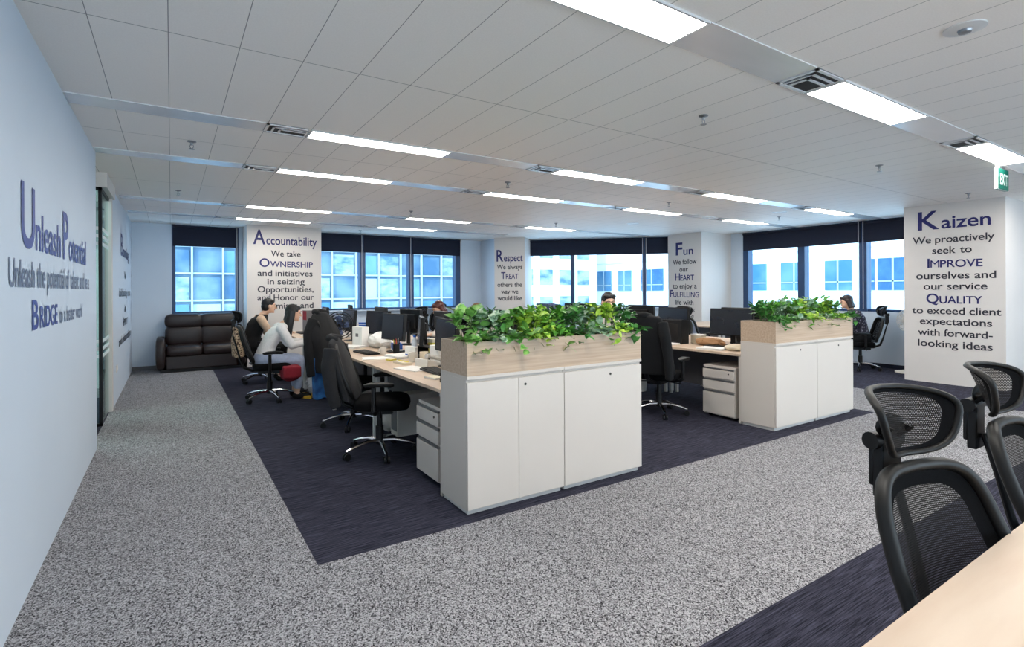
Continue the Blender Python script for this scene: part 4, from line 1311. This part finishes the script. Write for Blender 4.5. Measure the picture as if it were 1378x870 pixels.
def crumple(name, loc, size, label, cat, m, seed, rz=0):
    mb = MB().ell((0, 0, size[2] * .45), (size[0], size[1], size[2] * .55), n=36, m=22)
    out = []
    for v in mb.v:
        k = 1 + .16 * wob(v[0] * 50 + v[2] * 30, seed) + .14 * wob(v[1] * 46 - v[2] * 38, seed + 3)
        out.append((v[0] * k, v[1] * k, max(0, v[2] * (1 + .18 * wob(v[0] * 40 + v[1] * 33, seed + 5)))))
    mb.v = out
    o = obj(name, mb, m, None, smooth=50, loc=loc, rz=rz)
    return tag(o, label, cat)
def holder(loc, rz, label, cols, h=.26, w=.09, n=3):
    t = thing('magazine_file', label, 'file holder', loc, rz)
    obj('holder', MB().box(-w * n / 2, w * n / 2, -.12, .12, 0, .006).box(-w * n / 2, -w * n / 2 + .006, -.12, .12, .006, h * .7).box(w * n / 2 - .006, w * n / 2, -.12, .12, .006, h * .7).box(-w * n / 2 + .006, w * n / 2 - .006, .114, .12, .006, h), 'paper', t)
    for i in range(n * 2):
        obj('folder', MB().box(-w * n / 2 + .01 + i * w / 2, -w * n / 2 + .035 + i * w / 2, -.11, .11, .007, h * random.uniform(.85, 1.05)), cols[i % len(cols)], t, bevel=.002)
    return t
# first desks beside the front cabinet
phone((1.98, 4.46, DZ), PI / 2 + .3, 'ivory desk phone on the nearest left desk')
mug((1.95, 4.78, DZ), 'ivory mug left of the ivory desk phone')
mug((2.02, 4.68, DZ), 'wide cream tumbler touching the ivory mug', 'cream', .105, .042, 'tumbler', False)
boxy('paper_box', 'white tall note box standing behind the ivory mug', 'box', (2.12, 4.58, DZ), (.10, .13, .17), 'paper', .3, [('label_strip', MB().box(-.051, .051, -.066, .066, .05, .08), 'ivory')])
boxy('pencil_tray', 'pale wood pencil tray before the ivory mug', 'tray', (1.82, 4.72, DZ), (.08, .24, .022), 'cream', .1, [('pencil', MB().tube([(0, -.1, .026), (.01, .1, .026)], .004, 6).tube([(.02, -.09, .026), (.0, .08, .026)], .004, 6), 'lime')])
boxy('memo_pad', 'white memo pad near the desk edge next to the front cabinet', 'notepad', (1.73, 3.80, DZ), (.10, .15, .012), 'paper', .2, [('cover', MB().box(-.05, .05, -.075, .075, .012, .0135), 'cream')])
boxy('stapler', 'small dark stapler by the front cabinet end of the desk', 'stapler', (1.70, 3.55, DZ), (.035, .12, .03), 'black', .0, [('arm', MB().box(-.014, .014, -.055, .06, .03, .045), 'steel')])
paper_stack((1.98, 5.18, DZ), 'stack of printed sheets in the middle of the nearest left desks', 7, .2)
boxy('calendar_block', 'white desk calendar with blue line beyond the printed sheets', 'calendar', (2.05, 5.06, DZ), (.04, .2, .12), 'paper', .15, [('blue_line', MB().box(-.0215, -.02, -.09, .09, .03, .04), 'blue_print')])
t_ = tissue((2.16, 5.78, DZ), 1.3, 'blue and white tissue box beyond the printed sheets')
boxy('snack_box', 'orange snack box beside the dark monitor', 'box', (2.24, 5.02, DZ), (.08, .14, .19), 'orange', .1, [('lid', MB().box(-.041, .041, -.071, .071, .15, .191), 'paper')])
boxy('tea_carton', 'yellow carton beside the orange snack box', 'carton', (2.20, 4.86, DZ), (.07, .09, .20), 'lime', .1, [('flap', MB().box(-.036, .036, -.046, .046, .17, .202), 'cream')])
pens((2.08, 5.58, DZ), 'dark pen pot beside the blue tissue box')
for i, (dx, lb) in enumerate([(0, 'tall clear bottle left of the orange snack box'), (.1, 'tall clear bottle behind the yellow carton')]):
    b = thing('water_bottle', lb, 'bottle', (2.14 + dx, 5.2 - dx * 3.4, DZ))
    obj('body', MB().lathe([(.03, 0), (.033, .01), (.033, .15), (.014, .19), (.014, .2)], n=20), 'cup_glass', b)
    obj('cap', MB().lathe([(.016, .2), (.016, .222), (.014, .224)], n=16), ['blue_print', 'paper'][i], b)
crumple('plastic_bag', (2.15, 6.25, DZ), (.16, .20, .17), 'crumpled white plastic bag on the second left desk', 'bag', 'paper', 3)
crumple('plastic_bag', (2.18, 4.12, DZ), (.10, .14, .12), 'small crumpled ivory bag between ivory phone and planter', 'bag', 'ivory', 9)
boxy('document_box', 'upright white document box at the second left desk', 'file box', (1.98, 6.55, DZ), (.10, .22, .24), 'paper', .25, [('slot', MB().box(-.052, -.05, -.03, .03, .12, .16), 'grey_panel')])
holder((2.20, 6.98, DZ), 1.3, 'row of blue and white folders between the left desks', ['blue_print', 'paper', 'blue_print', 'cup_glass'])
paper_stack((1.83, 6.45, DZ), 'loose papers left of the upright white document box', 6, .5)
paper_stack((1.78, 8.4, DZ), 'papers between the two seated people on the left', 6, .1)
holder((2.22, 8.05, DZ), 1.5, 'file rack near the person in white cardigan', ['kraft', 'paper', 'grey_panel', 'paper'])
boxy('storage_box', 'brown and grey box on the far desk beside the Accountability column', 'box', (2.05, 9.5, DZ), (.28, .22, .36), 'grey_panel', .1, [('front_panel', MB().box(-.141, -.139, -.1, .1, .2, .35), 'red_cloth')])
t = thing('desk_fan', 'black round desk fan behind the black coat', 'fan', (1.80, 6.82, DZ), -math.radians(205))
t.scale = (1.15,) * 3
obj('foot', MB().lathe([(.09, 0), (.09, .015), (.03, .03)], n=24), 'black', t)
obj('stem', MB().tube([(0, 0, .02), (0, 0, .16)], .012, 8), 'black', t)
cg = MB()
for r in (.05, .09, .125, .15):
    for yy in (-.03, .05): cg.tube([(math.cos(2 * PI * i / 28) * r, yy * (1 if r < .14 else .4), .22 + math.sin(2 * PI * i / 28) * r) for i in range(28)], .004, 5, closed=True)
for i in range(14):
    a = 2 * PI * i / 14
    cg.tube([(0, -.035, .22), (math.cos(a) * .12, -.03, .22 + math.sin(a) * .12), (math.cos(a) * .152, .01, .22 + math.sin(a) * .152), (math.cos(a) * .12, .05, .22 + math.sin(a) * .12), (0, .055, .22)], .0025, 4)
obj('cage', cg, 'black', t)
bl = MB()
for i in range(4):
    a = PI / 2 * i
    R_ = Matrix.Translation((0, .01, .22)) @ Matrix.Rotation(a, 4, 'Y') @ Matrix.Rotation(.5, 4, 'Z')
    bl.add([R_ @ Vector(p) for p in ((.02, -.003, -.02), (.11, -.003, -.045), (.125, -.003, .02), (.03, -.003, .03), (.02, .003, -.02), (.11, .003, -.045), (.125, .003, .02), (.03, .003, .03))], [(0, 3, 2, 1), (4, 5, 6, 7), (0, 1, 5, 4), (1, 2, 6, 5), (2, 3, 7, 6), (3, 0, 4, 7)])
bl.ell((0, .01, .22), (.028, .035, .028), n=12, m=8)
obj('blades', bl, 'slate_cloth', t)
monitor(2.14, 5.05, 290, 'black monitor turned edge-on at the nearest left desk', .46, .28, .14)
boxy('letter_tray', 'black letter tray stack behind the ivory mug', 'letter tray', (2.20, 4.80, DZ), (.24, .32, .05), 'black', .05, [('papers', MB().box(-.1, .1, -.15, .15, .05, .065), 'paper'), ('upper_tray', MB().box(-.12, .12, -.16, -.15, .05, .14).box(-.12, .12, .15, .16, .05, .14).box(-.12, .12, -.15, .15, .13, .14), 'black')])
for i, (x, y, rz, lb) in enumerate([(1.78, 4.35, .4, 'open white notebook left of the charcoal keyboard by the planter'), (1.76, 5.25, 1.3, 'white form lying at the desk edge behind the charcoal jacket'), (1.74, 6.9, .2, 'printed sheet at the desk edge beyond the upright white box')]):
    paper_stack((x, y, DZ), lb, 2, rz)
mug((1.92, 5.55, DZ), 'small ivory cup before the dark pen pot', 'ivory', .08, .035)
boxy('sticky_notes', 'yellow sticky note pad near the printed sheets', 'notepad', (1.82, 5.02, DZ), (.076, .076, .015), 'lime', .3, [('top_note', MB().box(-.037, .037, -.037, .037, .015, .0165), 'cream')])
# second row desk things
boxy('desk_organiser', 'black upright document wedge on the near left desk of the second row', 'organiser', (5.42, 4.55, DZ), (.16, .30, .30), 'black', .1, [('divider', MB().box(-.07, .07, -.15, .15, .30, .305).box(-.082, -.078, -.1, .1, .04, .26), 'black_gloss')])
crumple('red_white_pouch', (5.30, 3.62, DZ), (.07, .13, .07), 'red and white pouch on the second row desk by the planter', 'pouch', 'cream', 4)
crumple('cable_heap', (5.52, 4.10, DZ), (.10, .20, .09), 'dark heap of cables under the second row monitor', 'cables', 'kraft', 6)
paper_stack((5.22, 3.85, DZ), 'papers left of the second planter', 5, .2)
paper_stack((5.24, 4.55, DZ), 'papers at the left edge of the second row desk', 4, .1)
boxy('note_box', 'cream note box under the black second row monitors', 'box', (5.66, 4.38, DZ), (.1, .16, .1), 'cream', 0, [('lid', MB().box(-.052, .052, -.082, .082, .1, .115), 'paper')])
boxy('carton', 'dark open carton on the second row desk before the slate jacket', 'box', (5.3, 5.05, DZ), (.22, .4, .14), 'kraft', .05, [('flap', MB().box(-.115, -.11, -.2, .2, .06, .15), 'black')])
fg_ = thing('figurine', 'tiny dark figurine on the second row desk before the Fun column', 'ornament', (5.52, 4.92, DZ + 0.0))
obj('body', MB().lathe([(.045, 0), (.05, .02), (.04, .1), (.045, .18), (.03, .24), (.02, .255)], n=18), 'black', fg_, smooth=180)
obj('head', MB().ell((0, 0, .285), (.032, .032, .038)), 'skin', fg_, smooth=180)
obj('cap', MB().ell((.004, .008, .298), (.035, .034, .034)), 'hair_black', fg_, smooth=180)
# things below the desks and by the wall
crumple('shopping_bag', (1.90, 5.22, 0), (.13, .15, .32), 'white shopping bag on the floor under the nearest left desks', 'bag', 'ivory', 12)
crumple('cloth_bag', (1.70, 7.55, 0), (.15, .20, .32), 'pale bag on the floor beside the mustard slippers', 'bag', 'cup_glass', 15)
def bin_(loc, label):
    t = thing('waste_bin', label, 'bin', loc)
    obj('shell', MB().rings([[(math.cos(2 * PI * i / 24) ** 1 * r, math.sin(2 * PI * i / 24) * r, z) for i in range(24)] for r, z in ((.10, 0), (.125, .30), (.118, .30), (.095, .01))], cap=True), 'ivory', t)
    obj('rim', MB().tube([(math.cos(2 * PI * i / 24) * .123, math.sin(2 * PI * i / 24) * .123, .30) for i in range(24)], .006, 6, closed=True), 'paper', t)
bin_((1.86, 6.05, 0), 'white waste bin under the second left desk')
bin_((5.55, 5.3, 0), 'white waste bin under the second row of desks')
bin_((1.90, 8.5, 0), 'white waste bin under the far left desk')
cpu = boxy('computer_case', 'white computer case on the floor under the nearest left desk', 'computer', (2.05, 5.0, 0), (.42, .18, .40), 'ivory', 0, [('front_grille', MB().box(-.215, -.21, -.07, .07, .05, .35), 'grey_panel')])
# fan by the right hand window
t = thing('pedestal_fan', 'white round fan by the wall half hidden behind the Kaizen column', 'fan', (10.45, 3.88, 0), -math.radians(-60))
obj('foot', MB().lathe([(.17, 0), (.17, .02), (.03, .05)], n=28), 'ivory', t)
obj('pole', MB().tube([(0, 0, .03), (0, 0, .84)], .013, 10), 'ivory', t)
cg = MB()
for r in (.06, .11, .15, .18):
    for yy in (-.04, .06): cg.tube([(math.cos(2 * PI * i / 32) * r, yy * (1 if r < .17 else .4), .88 + math.sin(2 * PI * i / 32) * r) for i in range(32)], .003, 5, closed=True)
for i in range(16):
    a = 2 * PI * i / 16
    cg.tube([(0, -.05, .88), (math.cos(a) * .15, -.04, .88 + math.sin(a) * .15), (math.cos(a) * .182, .01, .88 + math.sin(a) * .182), (math.cos(a) * .15, .06, .88 + math.sin(a) * .15), (0, .065, .88)], .0025, 4)
obj('cage', cg, 'ivory', t)
bl = MB().ell((0, .01, .88), (.035, .06, .035), n=14, m=8)
for i in range(5):
    R_ = Matrix.Translation((0, .01, .88)) @ Matrix.Rotation(2 * PI * i / 5, 4, 'Y') @ Matrix.Rotation(.45, 4, 'Z')
    bl.add([R_ @ Vector(p) for p in ((.02, -.003, -.03), (.13, -.003, -.05), (.155, -.003, .02), (.03, -.003, .03), (.02, .003, -.03), (.13, .003, -.05), (.155, .003, .02), (.03, .003, .03))], [(0, 3, 2, 1), (4, 5, 6, 7), (0, 1, 5, 4), (1, 2, 6, 5), (2, 3, 7, 6), (3, 0, 4, 7)])
obj('blades', bl, 'cup_glass', t)
